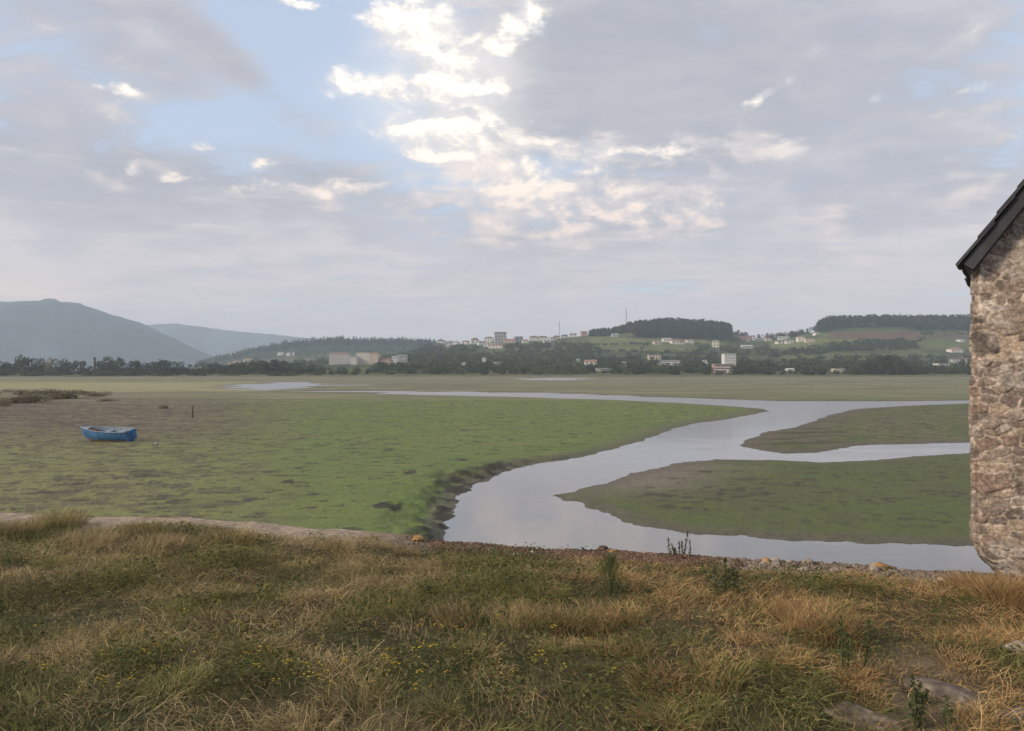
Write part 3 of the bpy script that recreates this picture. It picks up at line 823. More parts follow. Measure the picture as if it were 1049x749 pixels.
def weed(name, px, py, stalks, label, cat, cols, size=.04, n=60, group=None, spread=.025):
    p = bank_pt(px, py); root = empty(name, p); k = p[1] / F
    for dx0, dx1, hp in stalks:
        leafy_stalk(root, (dx0 * k, random.uniform(-.04, .04), -.03), (dx1 * k, random.uniform(-.05, .05), hp * k), n, size, cols, M_weed, spread=spread)
    tag(root, label, cat, group)
weed('dock_plant', 696, 566, ((-8, -12, 20), (-4, -8, 14), (0, 0, 16), (4, 8, 27), (6, 3, 16), (9, 11, 17), (-2, -4, 9)), 'grey brown dock plant with bare upright stalks against the river at the bank edge', 'plant', ((.10, .078, .055), (.17, .135, .09)), .035, 46, spread=.012)
GW = ((.060, .078, .030), (.115, .125, .050))
weed('tall_weed', 868, 694, ((-3, -6, 62), (2, 0, 44)), 'tall dark green weed with a leaning stalk in the golden tussock near the building', 'plant', GW, .032, 90)
weed('tall_weed', 887, 690, ((0, 2, 56),), 'thin dark green single stalk weed just beside the taller leaning one', 'plant', GW, .030, 80)
weed('tall_weed', 938, 748, ((-4, -7, 58), (2, 1, 52), (7, 9, 40)), 'three stalked dark green weed in front of the flat pale stones', 'plant', GW, .035, 70)
weed('tall_weed', 968, 752, ((0, 4, 36),), 'short dark green weed stalk between the two flat pale stones', 'plant', GW, .035, 50)
weed('tall_weed', 742, 612, ((-8, -12, 34), (0, 2, 38), (8, 10, 30)), 'bushy grey green weed in dry grass right of the feathery shrub', 'plant', ((.075, .085, .04), (.12, .12, .055)), .045, 90, spread=.05)

# ------------------------------------------------------------------ stones
def rock_mesh(seed, flat=.6, cols=((.20, .17, .14), (.30, .26, .22)), name='stone', lichen=None, n=18, m=26):
    rg = np.random.default_rng(seed)
    th = np.linspace(0, np.pi, n); ph = np.linspace(0, 2 * np.pi, m, endpoint=False)
    T, Pp = np.meshgrid(th, ph, indexing='ij')
    d = np.stack([np.sin(T) * np.cos(Pp), np.sin(T) * np.sin(Pp), np.cos(T)], -1).reshape(-1, 3)
    r = np.ones(len(d))
    for k in range(16):                                        # planes that cut flat facets
        nrm = rg.normal(0, 1, 3); nrm /= np.linalg.norm(nrm); off = rg.uniform(.62, .95)
        dn = d @ nrm; r = np.where(dn > 1e-3, np.minimum(r, off / np.maximum(dn, 1e-3)), r)
    V = d * r[:, None]; V += (fbm(V[:, 0] * 3 + seed, V[:, 1] * 3 + V[:, 2] * 2, 1, 3, seed)[:, None] - .5) * .16 * d
    V = V * np.array([.5, .5 * rg.uniform(.6, .9), .5 * flat])
    nn_ = fbm(V[:, 0] * 6, V[:, 1] * 6 + V[:, 2] * 5, 1, 4, seed + 9)
    C = lerp(np.tile(np.array(cols[0]), (len(V), 1)), np.tile(np.array(cols[1]), (len(V), 1)), sst(nn_, .35, .65))
    if lichen is not None:
        C = cmix(C, lichen, sst(fbm(V[:, 0] * 4, V[:, 1] * 4, 1, 3, seed + 4) + V[:, 2] * .6, .42, .55) * .9)
    i = np.arange(n - 1)[:, None] * m + np.arange(m)[None, :]; j = np.arange(n - 1)[:, None] * m + (np.arange(m)[None, :] + 1) % m
    Fq = np.stack([i.ravel(), (i + m).ravel(), (j + m).ravel(), j.ravel()], 1)
    return mesh_np(name, V, Fq, M_rock, C, smooth=True, link_it=False)
def place_rock(me, px, py, size, label, group=None, name='stone', rz=None, sc=(1, 1, 1), sink=.12, loc=None, cat='stone'):
    o = obj_from(name, me)
    p = bank_pt(px, py) if loc is None else np.array(loc)
    o.location = (p[0], p[1], p[2] + size * .18 - sink * size)
    o.rotation_euler = (random.uniform(-.2, .2), random.uniform(-.2, .2), random.uniform(0, 6.28) if rz is None else rz)
    o.scale = tuple(size * k for k in sc)
    return tag(o, label, cat, group)
greys = [rock_mesh(s) for s in (201, 202, 203)]
pales = [rock_mesh(s, .55, ((.30, .25, .20), (.40, .34, .28))) for s in (205, 206)]
darks = [rock_mesh(s, .55, ((.070, .045, .036), (.13, .082, .064))) for s in (208, 209, 210)]
lich = [rock_mesh(s, .6, ((.22, .16, .10), (.30, .22, .14)), lichen=(.34, .185, .07)) for s in (211, 212)]
for i in range(70):
    px = random.uniform(446, 990)
    x0 = px2x(px, 8.6); d = float(bank_edge(np.array(px2x(px, 8.6)))) + random.uniform(-.62, .06)
    x0 = px2x(px, d); loc = (x0, d, float(bank_z(x0, d)))
    right = px > 720
    kind = random.choices(('grey', 'pale', 'dark'), (4, 2.2, 1.5) if right else (1.5, 1.2, 4))[0]
    me = random.choice({'grey': greys, 'pale': pales, 'dark': darks}[kind])
    lab = {'grey': 'grey brown rough stone lying along the edge of the grassy bank', 'pale': 'pale beige stone lying along the edge of the grassy bank', 'dark': 'dark reddish brown stone in the line along the bank edge by the water'}[kind]
    place_rock(me, 0, 0, random.choice((.05, .06, .08, .09, .11, .15)), lab, kind + ' stones along the bank edge', loc=loc)
for i, (px, py, s_, lab) in enumerate(((428, 549, .20, 'orange lichen covered stone on bank edge left of the river bend'), (628, 566, .12, 'small orange lichen stone on the bank edge above the feathery shrub'),
                                       (785, 573, .14, 'orange lichen stone on the bank edge right of the dock plant'), (905, 579, .19, 'large orange lichen stone on gravel near the stone building'), (700, 570, .10, 'little orange stone at the foot of the dock plant'))):
    place_rock(lich[i % 2], px, py, s_, lab)
flat_me = rock_mesh(221, .22, ((.13, .10, .08), (.22, .175, .14))); flat2 = rock_mesh(222, .22, ((.12, .095, .078), (.21, .17, .14)))
place_rock(flat_me, 890, 738, .55, 'flat pinkish grey stone slab sunk in the grass at the bottom, nearest to us', name='flat_stone', rz=-.6, sc=(1, .6, 1), sink=.20)
place_rock(flat2, 985, 716, .62, 'flat grey stone slab in the trodden grass below the building corner', name='flat_stone', rz=-.45, sc=(1, .5, 1), sink=.20)
place_rock(flat_me, 1035, 736, .40, 'small flat stone slab at the right beside the trodden path', name='flat_stone', rz=.4, sc=(1, .7, 1), sink=.20)
place_rock(pales[0], 1046, 668, .24, 'rounded pale stone in dry grass in front of the building wall', rz=.3)
place_rock(greys[0], 640 * .34, 552, .14, 'grey stone on the sandy strip at the left stretch of the bank edge')
def gravel():
    n = 16000; px = rng.uniform(440, 1010, n); d = bank_edge(px2x(px, 8.5)) + rng.normal(-.22, .24, n)
    d = d - np.where((px > 765) & (px < 960), rng.uniform(0, .75, n), 0)
    x = px2x(px, d); P = np.stack([x, d, bank_z(x, d) + .004], 1)
    keep = ~in_hut(x, d); P = P[keep]; n = len(P)
    s = rng.uniform(.006, .022, n)
    oc = np.array([(1, 0, 0), (-1, 0, 0), (0, 1, 0), (0, -1, 0), (0, 0, .7), (0, 0, -.7)])
    V = P[:, None, :] + oc[None] * s[:, None, None] * rng.uniform(.6, 1.2, (n, 6, 1))
    tri = np.array([(0, 2, 4), (2, 1, 4), (1, 3, 4), (3, 0, 4), (2, 0, 5), (1, 2, 5), (3, 1, 5), (0, 3, 5)])
    Fq = (np.arange(n)[:, None, None] * 6 + tri[None]).reshape(-1, 3)
    c = np.array((.14, .105, .08)) + rng.random((n, 1)) ** 2 * np.array((.24, .21, .18)); c[px[keep] < 740] *= np.array((.70, .57, .50))
    tag(mesh_np('gravel', V.reshape(-1, 3), Fq, M_rock, np.repeat(c, 6, 0)), kind='stuff')
gravel()

# ------------------------------------------------------------------ stone building
def masonry(s, t, seed=0):
    """rubble stones: returns height 0..1, cell id hash, distance to joint"""
    s, t = s + (fbm(s, t, 3.0, 3, 301 + seed) - .5) * .10 + (fbm(s, t, 16, 3, 303 + seed) - .5) * .045, t + (fbm(s, t, 2.4, 3, 302 + seed) - .5) * .08 + (fbm(s, t, 16, 3, 304 + seed) - .5) * .04
    def cells(cw, ch, sd):
        iy = np.floor(t / ch)
        d1 = np.full(len(s), 9.); d2 = np.full(len(s), 9.); hid = np.zeros(len(s))
        for oy in (-1, 0, 1):
            jy = iy + oy; off = _hash(jy, jy * 0, sd) * cw
            jx0 = np.floor((s - off) / cw)
            for ox in (-1, 0, 1):
                jx = jx0 + ox
                cx_ = off + (jx + .5 + (_hash(jx, jy, sd + 1) - .5) * .85) * cw; cy_ = (jy + .5 + (_hash(jx, jy, sd + 2) - .5) * .55) * ch
                d = np.maximum(np.abs(s - cx_) / cw * .9, np.abs(t - cy_) / ch) * .5 + np.hypot((s - cx_) / cw, (t - cy_) / ch) * .5
                h = _hash(jx, jy, sd + 3)
                m = d < d1
                d2 = np.where(m, d1, np.minimum(d2, d)); hid = np.where(m, h, hid); d1 = np.where(m, d, d1)
        return d2 - d1, hid
    a, ha = cells(.40, .25, 310 + seed); b, hb = cells(.17, .095, 320 + seed)
    small = fbm(s, t, 1.6, 2, 330 + seed) + .10 * np.exp(-((t - .9) / .5) ** 2) - .06 * sst(t, 1.6, 2.2) > .50
    return np.where(small, b, a), np.where(small, hb, ha)
def build_hut():
    root = empty('stone_building', (HUT_O[0], HUT_O[1], -.4))
    WD, LN, EAVE, SL = 3.5, 6.0, 2.70, math.tan(R(54))
    fine, coarse = .02, .15
    sf = np.concatenate([np.arange(-LN, -1.2, .06), np.arange(-1.2, -.12, .03), np.arange(-.12, 1.1, .0095), np.arange(1.1, WD, .03), np.arange(WD, WD + LN, coarse), np.arange(WD + LN, 2 * WD + LN, coarse), [2 * WD + LN]])
    zt = np.concatenate([np.arange(-4.4, -.8, .12), np.arange(-.8, 3.7, .0095), np.arange(3.7, EAVE + SL * WD / 2 + .001, .03)])
    S, Z = np.meshgrid(sf, zt); s, z = S.ravel(), Z.ravel()
    top = np.where((s >= 0) & (s <= WD), EAVE + SL * np.minimum(s, WD - s), np.where(s > WD + LN, EAVE + SL * np.maximum(0, np.minimum(s - WD - LN, 2 * WD + LN - s)), EAVE))
    z = np.minimum(z, top - .03)
    # plan: left side wall (s<0), front gable, right side, back
    p = np.zeros((len(s), 2)); nrm = np.zeros((len(s), 2))
    q = s < 0; p[q] = np.outer(-s[q], (0, 1)); nrm[q] = (-1, 0)
    q = (s >= 0) & (s <= WD); p[q] = np.outer(s[q], (1, 0)); nrm[q] = (0, -1)
    q = (s > WD) & (s <= WD + LN); p[q] = np.array((WD, 0)) + np.outer(s[q] - WD, (0, 1)); nrm[q] = (1, 0)
    q = s > WD + LN; p[q] = np.array((WD, LN)) - np.outer(s[q] - WD - LN, (1, 0)); nrm[q] = (0, 1)
    c = np.abs(s) < .06                                       # soft corner
    w = np.clip((s[c] + .06) / .12, 0, 1); nn2 = np.stack([-(1 - w), -w], 1); nn2 /= np.linalg.norm(nn2, axis=1)[:, None]; nrm[c] = nn2
    p[c] += -nn2 * .03
    jd, hid = masonry(s, z)
    face = sst(jd, .05, .13)
    rough = fbm(s, z, 9, 4, 341)
    chip = np.floor(fbm(s, z, 7, 3, 346) * 9) / 9
    disp = face * (.005 + .014 * hid) + (rough - .5) * .016 + (chip - .5) * .022 * face + (fbm(s, z, 1.1, 2, 342) - .5) * .02
    # quoin edge steps
    disp += np.exp(-(s / .14) ** 2) * (np.floor(_hash(np.floor(z / .27 + .2), z * 0, 77) * 3) - 1) * .016
    disp *= np.where((s > WD - .02) | (s < -LN + .1), 0, 1)
    p = p + nrm * disp[:, None]
    inset = .34 * np.clip((.08 - z) / .48, 0, 1.25) ** 1.5
    wgt = np.where((s < 0) | (s > 12), 1.0, np.exp(-(np.clip(s, 0, 9) / 1.0) ** 2))
    p[:, 0] += inset * wgt * .95; p[:, 1] += inset * wgt * np.where(s > 0, .25, .25)
    wx = E1[0] * p[:, 0] + E2[0] * p[:, 1]; wy = E1[1] * p[:, 0] + E2[1] * p[:, 1]
    C = np.tile(np.array([.190, .160, .132]), (len(s), 1))
    C = cmix(C, (.135, .112, .096), (hid < .34).astype(float) * .9)
    C = cmix(C, (.29, .235, .18), ((hid > .34) & (hid < .52)).astype(float) * .8)
    C = cmix(C, (.19, .130, .100), ((hid > .82) & (hid < .93)).astype(float) * .45)
    C = cmix(C, (.085, .075, .066), (hid > .94).astype(float) * .8)
    C = cmix(C, (.36, .305, .255), (1 - sst(jd, .05, .16)) * .9 * sst(fbm(s, z, 2.6, 4, 343), .30, .50))
    C = cmix(C, (.09, .075, .062), (1 - sst(jd, .02, .06)) * .7 * sst(fbm(s, z, 3.0, 3, 344), .58, .64))
    C = cmix(C, (.38, .35, .31), sst(fbm(s, z, 5, 5, 345, .65), .54, .64) * .5)     # lichen and lime
    C = C * np.array((1.34, 1.30, 1.29)) * (.60 + .8 * fbm(s, z, 14, 4, 347))[:, None] * (.8 + .4 * fbm(s, z * 1.5, 45, 2, 348))[:, None]
    wall = mesh_np('wall', np.stack([wx - HUT_O[0] + HUT_O[0], wy, z + .4], 1), grid_faces(len(zt), len(sf)), M_stone, C, root, smooth=True)
    # roof in hut axes
    rot = Matrix.Rotation(HUT_A, 4, 'Z')
    rise = SL * WD / 2; ln = math.hypot(WD / 2, rise)
    OV, EO = .20, -.005
    z0 = EAVE + .4
    rf = MB(); deck = MB()
    for side in (0, 1):
        # slope frame: origin at eave line of the wall, u runs up the slope
        a = math.atan2(rise, WD / 2)
        M0 = Matrix.Translation((0, 0, z0)) @ Matrix.Rotation(-a, 4, 'Y')
        if side: M0 = Matrix.Translation((WD, 0, 0)) @ Matrix.Scale(-1, 4, (1, 0, 0)) @ M0
        M0 = rot @ M0
        ee = .10
        deck.box(-.075, ln + .01, -OV + .03, LN + OV - .03, -.075, .028, M0)
        u = -ee; k = 0
        while u < ln:
            e = min(u + .46, ln + .02)
            y = -OV - random.uniform(0, .02)
            while y < LN + OV:
                w_ = random.uniform(.24, .42); y2 = min(y + w_, LN + OV + random.uniform(0, .02))
                tilt = Matrix.Translation((u, 0, .042)) @ Matrix.Rotation(R(-2.2), 4, 'Y').inverted()
                du = random.uniform(-.018, .018)
                rf.box(du, e - u, y, y2 - .006, random.uniform(.014, .02), random.uniform(.036, .046), M0 @ Matrix.Translation((u, 0, .030)) @ Matrix.Rotation(R(2.6), 4, 'Y'))
                y = y2
            u += .27; k += 1
    deck.build('roof_deck', M_slate, root); r_ = rf.build('roof', M_slate, root)
    tag(root, 'old rubble stone building with a steep dark slate roof standing at the bank edge', 'building')
build_hut()

# ------------------------------------------------------------------ blue boat on the mud
def build_boat():
    p = mud_pt(110.5, 452.0); z = float(p[2]) - .02; root = empty('rowing_boat', p, R(-7))
    L = 3.5; n = 25; rows = []
    M_blue = mat('blue_paint', (.052, .145, .30), .7, .3, 3.0); M_in = mat('pale_blue_paint', (.25, .31, .36), .6, .15, 4.0)
    M_wh = mat('white_paint', (.30, .33, .36), .6, .12, 4.0); M_red = mat('red_paint', (.24, .09, .06), .6, .2, 4.0); M_bot = mat('faded_antifouling', (.32, .25, .27), .8, .2, 5.0)
    xs = np.linspace(-L / 2, L / 2, n)                      # bow at -x, stern at +x
    def sec(x):
        t = (x + L / 2) / L
        beam = .70 * (1 - (1 - min(t / .62, 1)) ** 2.2) ** .8 * (1 - .22 * max(0, (t - .62) / .38) ** 2)
        sheer = .60 + .16 * (1 - t) ** 2.2 + .06 * t ** 2
        keel = .22 * max(0, 1 - t / .22) ** 1.6 + .02
        rake = -.16 * max(0, 1 - t / .2)
        return max(beam, .015), sheer, keel, rake
    m = 9; Vo = []; Vi = []
    for x in xs:
        b, s, k, rk = sec(x)
        for j in range(2 * m + 1):
            u = (j - m) / m; au = abs(u)
            yy = b * math.sin(min(au * 1.25, 1) * math.pi / 2) ** .75 * (.86 + .14 * au) * (1 if u > 0 else -1)
            zz = k + (s - k) * max(0, (au - .18) / .82) ** 1.25 if au > .18 else k
            Vo.append((x + rk * (zz - k) / max(s - k, .01), yy, zz))
            Vi.append((x + rk * (zz - k) / max(s - k, .01) * .9, yy * .94, zz + .03 * (1 - au)))
    q = 2 * m + 1; hull = MB(); inner = MB(); bottom = MB()
    Fo = [(i * q + j, (i + 1) * q + j, (i + 1) * q + j + 1, i * q + j + 1) for i in range(n - 1) for j in range(2 * m)]
    low = lambda f: max(Vo[i][2] for i in f) < .20 or max(abs((i % q) - m) for i in f) <= 3
    hull.add(Vo, [f for f in Fo if not low(f)]); bottom.add(Vo, [f for f in Fo if low(f)])
    inner.add([(x, y, z + (.12 if abs(z) < .1 else .0)) for x, y, z in Vi], [tuple(reversed(f)) for f in Fo])
    end = (n - 1) * q
    hull.add([Vo[end + j] for j in range(q)], [tuple(range(q))])
    h = hull.build('hull', M_blue, root, True); bottom.build('hull_bottom', M_bot, root, True); inner.build('inside', M_in, root, True)
    g = MB()
    for sgn in (0, q - 1):
        g.tube([Vector(Vo[i * q + sgn]) + Vector((0, 0, .008)) for i in range(n)], .022, 6)
    g.tube([Vo[end + j] for j in (0, q - 1)], .022, 6)
    g.build('gunwale', M_wh, root, True)
    for x, mt in ((-.95, M_red), (-.05, M_in), (.85, M_wh)):
        b, s, k, rk = sec(x); t = MB(); t.box(x - .13, x + .13, -b * .92, b * .92, s - .17, s - .14); t.build('thwart', mt, root)
    d = MB(); bw = [(x, sec(x)) for x in (-1.72, -1.5, -1.25)]
    d.add([(x + s[3], -s[0] * .95, s[1] - .02) for x, s in bw] + [(x + s[3], s[0] * .95, s[1] - .02) for x, s in bw], [(0, 1, 4, 3), (1, 2, 5, 4)]); d.build('foredeck', M_wh, root)
    tr = MB(); b, s, k, rk = sec(L / 2); tr.box(L / 2 + .003, L / 2 + .04, -b * .9, b * .9, k + .12, s + .03); tr.build('transom', M_blue, root)
    r = MB(); r.box(L / 2 + .043, L / 2 + .07, -.03, .03, .03, s + .10); r.build('rudder_post', M_blue, root)
    kb = MB(); kb.box(-1.3, L / 2 - .05, -.025, .025, -.05, .03); kb.build('keel', M_bot, root)
    root.rotation_euler = (R(9), R(1.6), R(-7)); root.scale = (1, 1, 1.22)
    tag(root, 'small blue wooden rowing boat stranded on the mudflat', 'boat')
    o = MB(); pts = []
    for i in range(30):
        a = i * .7; pts.append((math.cos(a) * (.10 + .004 * i), math.sin(a) * (.09 + .003 * i), .02 + .004 * i))
    o.tube(pts, .014, 5); rp = o.build('rope_coil', M_red); rp.location = (p[0] - 1.02, p[1] + .12, z + .70); tag(rp, 'small coil of red rope lying on the front seat of the blue boat', 'rope')
    for px, py, lab in ((160.5, 455.5, 'small white buoy lying on the mud right of the blue boat'),):
        pb = mud_pt(px, py); z = float(pb[2]); br = empty('mooring_buoy', (pb[0], pb[1], z - .02)); b = MB()
        th = [i / 8 * math.pi for i in range(9)]; V = [(.10 * math.sin(t) * math.cos(w), .10 * math.sin(t) * math.sin(w), .09 - .10 * math.cos(t)) for t in th for w in [k * math.pi / 6 for k in range(12)]]
        b.add(V, [(i * 12 + k, i * 12 + (k + 1) % 12, (i + 1) * 12 + (k + 1) % 12, (i + 1) * 12 + k) for i in range(8) for k in range(12)]); b.build('float', M_wh, br, True)
        e = MB(); e.tube([(.0, 0, .18), (.03, 0, .24), (.06, 0, .18)], .012, 5); e.build('ring', M_steel, br); tag(br, lab, 'buoy')
build_boat()
def stake(px, py, hp, lab, lean=.06):
    p = mud_pt(px, py); z = p[2]; h = hp / F * p[1]; o = MB()
    o.tube([(0, 0, -.3), (lean * h * .5, 0, h * .5), (lean * h, .02, h)], [.07, .06, .05], 7); s = o.build('wooden_stake', M_post); s.location = p; tag(s, lab, 'stake')
stake(197, 428, 13, 'thin dark wooden stake standing upright in the mudflat behind the boat')

# ------------------------------------------------------------------ far vegetation
def crown_mesh(seed, kind='round', n=420, cols=((.030, .042, .020), (.060, .075, .034)), leaf=.09, name='crown'):
    """leaf clumps filling lobes; unit height 1, about unit width"""
    rg = np.random.default_rng(seed)
    if kind == 'pine':
        t = rg.random(n) ** .75; a = rg.uniform(0, 6.28, n); rad = .26 * (1 - t) ** .8 * np.sqrt(rg.uniform(.25, 1, n)) + .01
        lay = np.floor(t * 9) / 9; t = lay + (t - lay) * .6
        P = np.stack([rad * np.cos(a), rad * np.sin(a), .14 + .86 * t], 1)
    elif kind == 'tall':
        t = rg.random(n); a = rg.uniform(0, 6.28, n); env = np.interp(t, [0, .2, .55, .85, 1], [.05, .16, .24, .18, .04])
        rad = env * np.sqrt(rg.uniform(.1, 1, n)) * (1 + .35 * np.sin(3 * a + seed + 7 * t)); P = np.stack([rad * np.cos(a), rad * np.sin(a), .32 + .68 * t], 1)
    else:
        k = 9; lc = np.stack([rg.uniform(-.30, .30, k), rg.uniform(-.30, .30, k), rg.uniform(.18, .78, k)], 1); lr = rg.uniform(.16, .27, k); lc[:4, 2] = rg.uniform(.16, .34, 4)
        if kind == 'bush': lc[:, 2] = rg.uniform(.12, .62, k); lr = rg.uniform(.2, .34, k); lc[:, :2] *= 1.3
        i = rg.integers(0, k, n); d = rg.normal(0, 1, (n, 3)); d /= np.linalg.norm(d, axis=1)[:, None]
        P = lc[i] + d * (lr[i] * rg.uniform(.55, 1.05, n))[:, None]; P[:, 2] = np.clip(P[:, 2], .05, 1.02)
    g = rg.random((n, 1)) * .7 + .3 * vnoise(P[:, 0] * 5 + seed, P[:, 2] * 5, seed)[:, None]
    col = np.array(cols[0]) * (1 - g) + np.array(cols[1]) * g
    V, Fq, C = leaf_quads(P, rg.uniform(.7, 1.4, n) * leaf, col, .9, .8)
    return V, Fq, C
def trunk_mesh(h=.4, name='trunk', seed=1):
    m = MB(); rg = random.Random(seed)
    m.tube([(0, 0, -.03), (.01, 0, h * .5), (.0, .01, h + .2)], [.035, .026, .012], 6)
    for k in range(4):
        a = rg.uniform(0, 6.28); m.tube([(0, 0, h * .6 + .04 * k), (math.cos(a) * .12, math.sin(a) * .12, h + .12), (math.cos(a) * .22, math.sin(a) * .22, h + .26)], [.014, .010, .004], 5)
    return m.build(name, M_bark, link_it=False)
PAL = {'dark': ((.036, .050, .028), (.070, .086, .044)), 'mid': ((.050, .068, .032), (.095, .112, .050)), 'pale': ((.075, .092, .040), (.14, .15, .065)), 'brown': ((.13, .115, .080), (.23, .195, .13)), 'pine': ((.020, .031, .021), (.042, .054, .032))}
CR = {}
def crown(kind, pal, var, n=420, leaf=.09):
    k = (kind, pal, var)
    if k not in CR:
        V, Fq, C = crown_mesh(hash(kind) % 1 + var * 13 + len(pal) * 101 + len(kind) * 7, kind, n, PAL[pal], leaf)
        CR[k] = mesh_np('crown' if kind != 'bush' else 'foliage', V, Fq, M_leaf, C, link_it=False)
    return CR[k]
TRUNKS = {'round': trunk_mesh(.4, 'trunk', 1), 'tall': trunk_mesh(.5, 'trunk', 2), 'pine': trunk_mesh(.6, 'trunk', 3), 'bush': trunk_mesh(.2, 'stem', 4)}
def tree(loc, h, wide, kind, pal, name, label, cat, group, n=420, leaf=.09):
    root = empty(name, loc, random.uniform(0, 6.28))
    root.scale = (h * wide, h * wide, h)
    obj_from('crown' if kind != 'bush' else 'foliage', crown(kind, pal, random.randint(0, 3), n, leaf), root)
    obj_from('trunk' if kind != 'bush' else 'stem', TRUNKS[kind], root)
    return tag(root, label, cat, group)
def tree_px(px, r, hp, wp, kind, pal, name, label, cat='tree', group=None, z=None, **k):
    p = land_at(px, r); p[2] -= .3
    if z is not None: p[2] = z
    h = hp / F * r
    return tree(p, h, (wp / hp), kind, pal, name, label, cat, group, **k)

# the row on the far left shore, under the blue mountain
LG = 'trees in the row on the far shore under the blue mountain'
for px, hp, wp, pal, lab in ((-24, 17, 22, 'dark', 0), (-8, 14, 16, 'dark', 0), (4, 18, 14, 'dark', 0), (14, 15, 16, 'mid', 0), (24, 23, 20, 'mid', 'tallest rounded tree of the row under the blue mountain'), (37, 19, 17, 'dark', 0), (46, 17, 14, 'dark', 0), (52, 19, 10, 'brown', 'thin branching brownish tree in the row under the blue mountain'),
                             (61, 17, 15, 'mid', 0), (71, 18, 13, 'dark', 0), (83, 17, 15, 'dark', 0), (91, 11, 10, 'dark', 0), (104, 16, 14, 'dark', 0), (113, 19, 17, 'mid', 0), (121, 20, 17, 'dark', 'broad dark dome shaped tree right of the old chimney'), (135, 17, 16, 'dark', 0), (143, 17, 14, 'mid', 0), (152, 17, 15, 'dark', 0), (163, 18, 18, 'dark', 0), (174, 18, 16, 'dark', 0), (184, 15, 12, 'dark', 0)):
    tree_px(px, random.uniform(640, 665), hp, wp * 1.25, 'round', pal, 'shore_tree', lab or ('dark bushy tree in the row under the blue mountain' if pal == 'dark' else 'greener bushy tree in the row under the blue mountain'), 'tree', LG, n=900, leaf=.075)
for i in range(30):
    px = random.uniform(-40, 345)
    if 95 < px < 101: continue
    tree_px(px, random.uniform(632, 645), random.uniform(5, 9), random.uniform(9, 16), 'bush', random.choice(('dark', 'mid', 'mid')), 'shore_bush', 'low dark bush along the far shore left of the apartment blocks', 'bush', 'low bushes along the far left shore', n=420)
SG = 'trees along the far shore'
for i in range(26):
    px = 192 + i * 6.1 + random.uniform(-2, 2); hp = 10 + 6 * math.exp(-((px - 270) / 40) ** 2) + random.uniform(-2, 2)
    if px > 335: hp *= .75
    tree_px(px, random.uniform(660, 710), hp, hp * random.uniform(.9, 1.3), 'round', random.choice(('dark', 'dark', 'mid')), 'shore_tree', 'dark tree on far shore between the mountain foot and the apartment blocks', 'tree', 'trees on far shore below the small left village', n=600)
for i in range(64):
    px = 350 + i * 6.2 + random.uniform(-3, 3); hp = random.uniform(6, 11)
    if 605 < px < 628 or 733 < px < 752: hp = 5
    tree_px(px, random.uniform(655, 715), hp, hp * random.uniform(1.0, 1.6), random.choice(('round', 'bush')), random.choice(('mid', 'mid', 'pale', 'dark')), 'shore_tree', 'low leafy tree on far shore below the ridge top houses', 'tree', 'trees on far shore below the hill village', n=500)
for i in range(44):
    px = 752 + i * 5.9 + random.uniform(-3, 3); big = math.exp(-((px - 905) / 24) ** 2); hp = random.uniform(7, 12) + 13 * big
    if 800 < px < 818 or 848 < px < 866: hp = 4.5
    tree_px(px, random.uniform(655, 700), hp, hp * random.uniform(.9, 1.35), 'round', 'dark' if big > .3 else random.choice(('dark', 'mid')), 'shore_tree', 'large dark tree in the tallest clump on the far shore' if big > .3 else 'dark leafy tree on far shore right of the white tower block', 'tree', 'trees on far shore right of the white tower', n=700)
# saltmarsh scrub beyond the boat
for i, (px, py, hp, wp) in enumerate(((15, 413, 11, 34), (36, 412, 13, 40), (58, 409, 9, 34), (78, 408, 9, 40), (96, 406, 6, 30), (2, 416, 7, 24), (46, 405, 7, 40), (22, 404, 6, 36), (70, 403.5, 5, 40), (-20, 410, 10, 40), (108, 411, 3.5, 24), (168, 418.5, 4.5, 11))):
    p = mud_pt(px, py); z = p[2]
    tree((p[0], p[1], z - .05), 1.2 * hp / F * p[1], wp / hp * .7, 'bush', 'brown', 'marsh_shrub', 'small brown clump alone on the mud near the stake' if px == 168 else 'low brown marsh shrub on the mud at the far left behind the boat', 'shrub', 'brown marsh shrubs behind the boat', n=1800, leaf=.045)

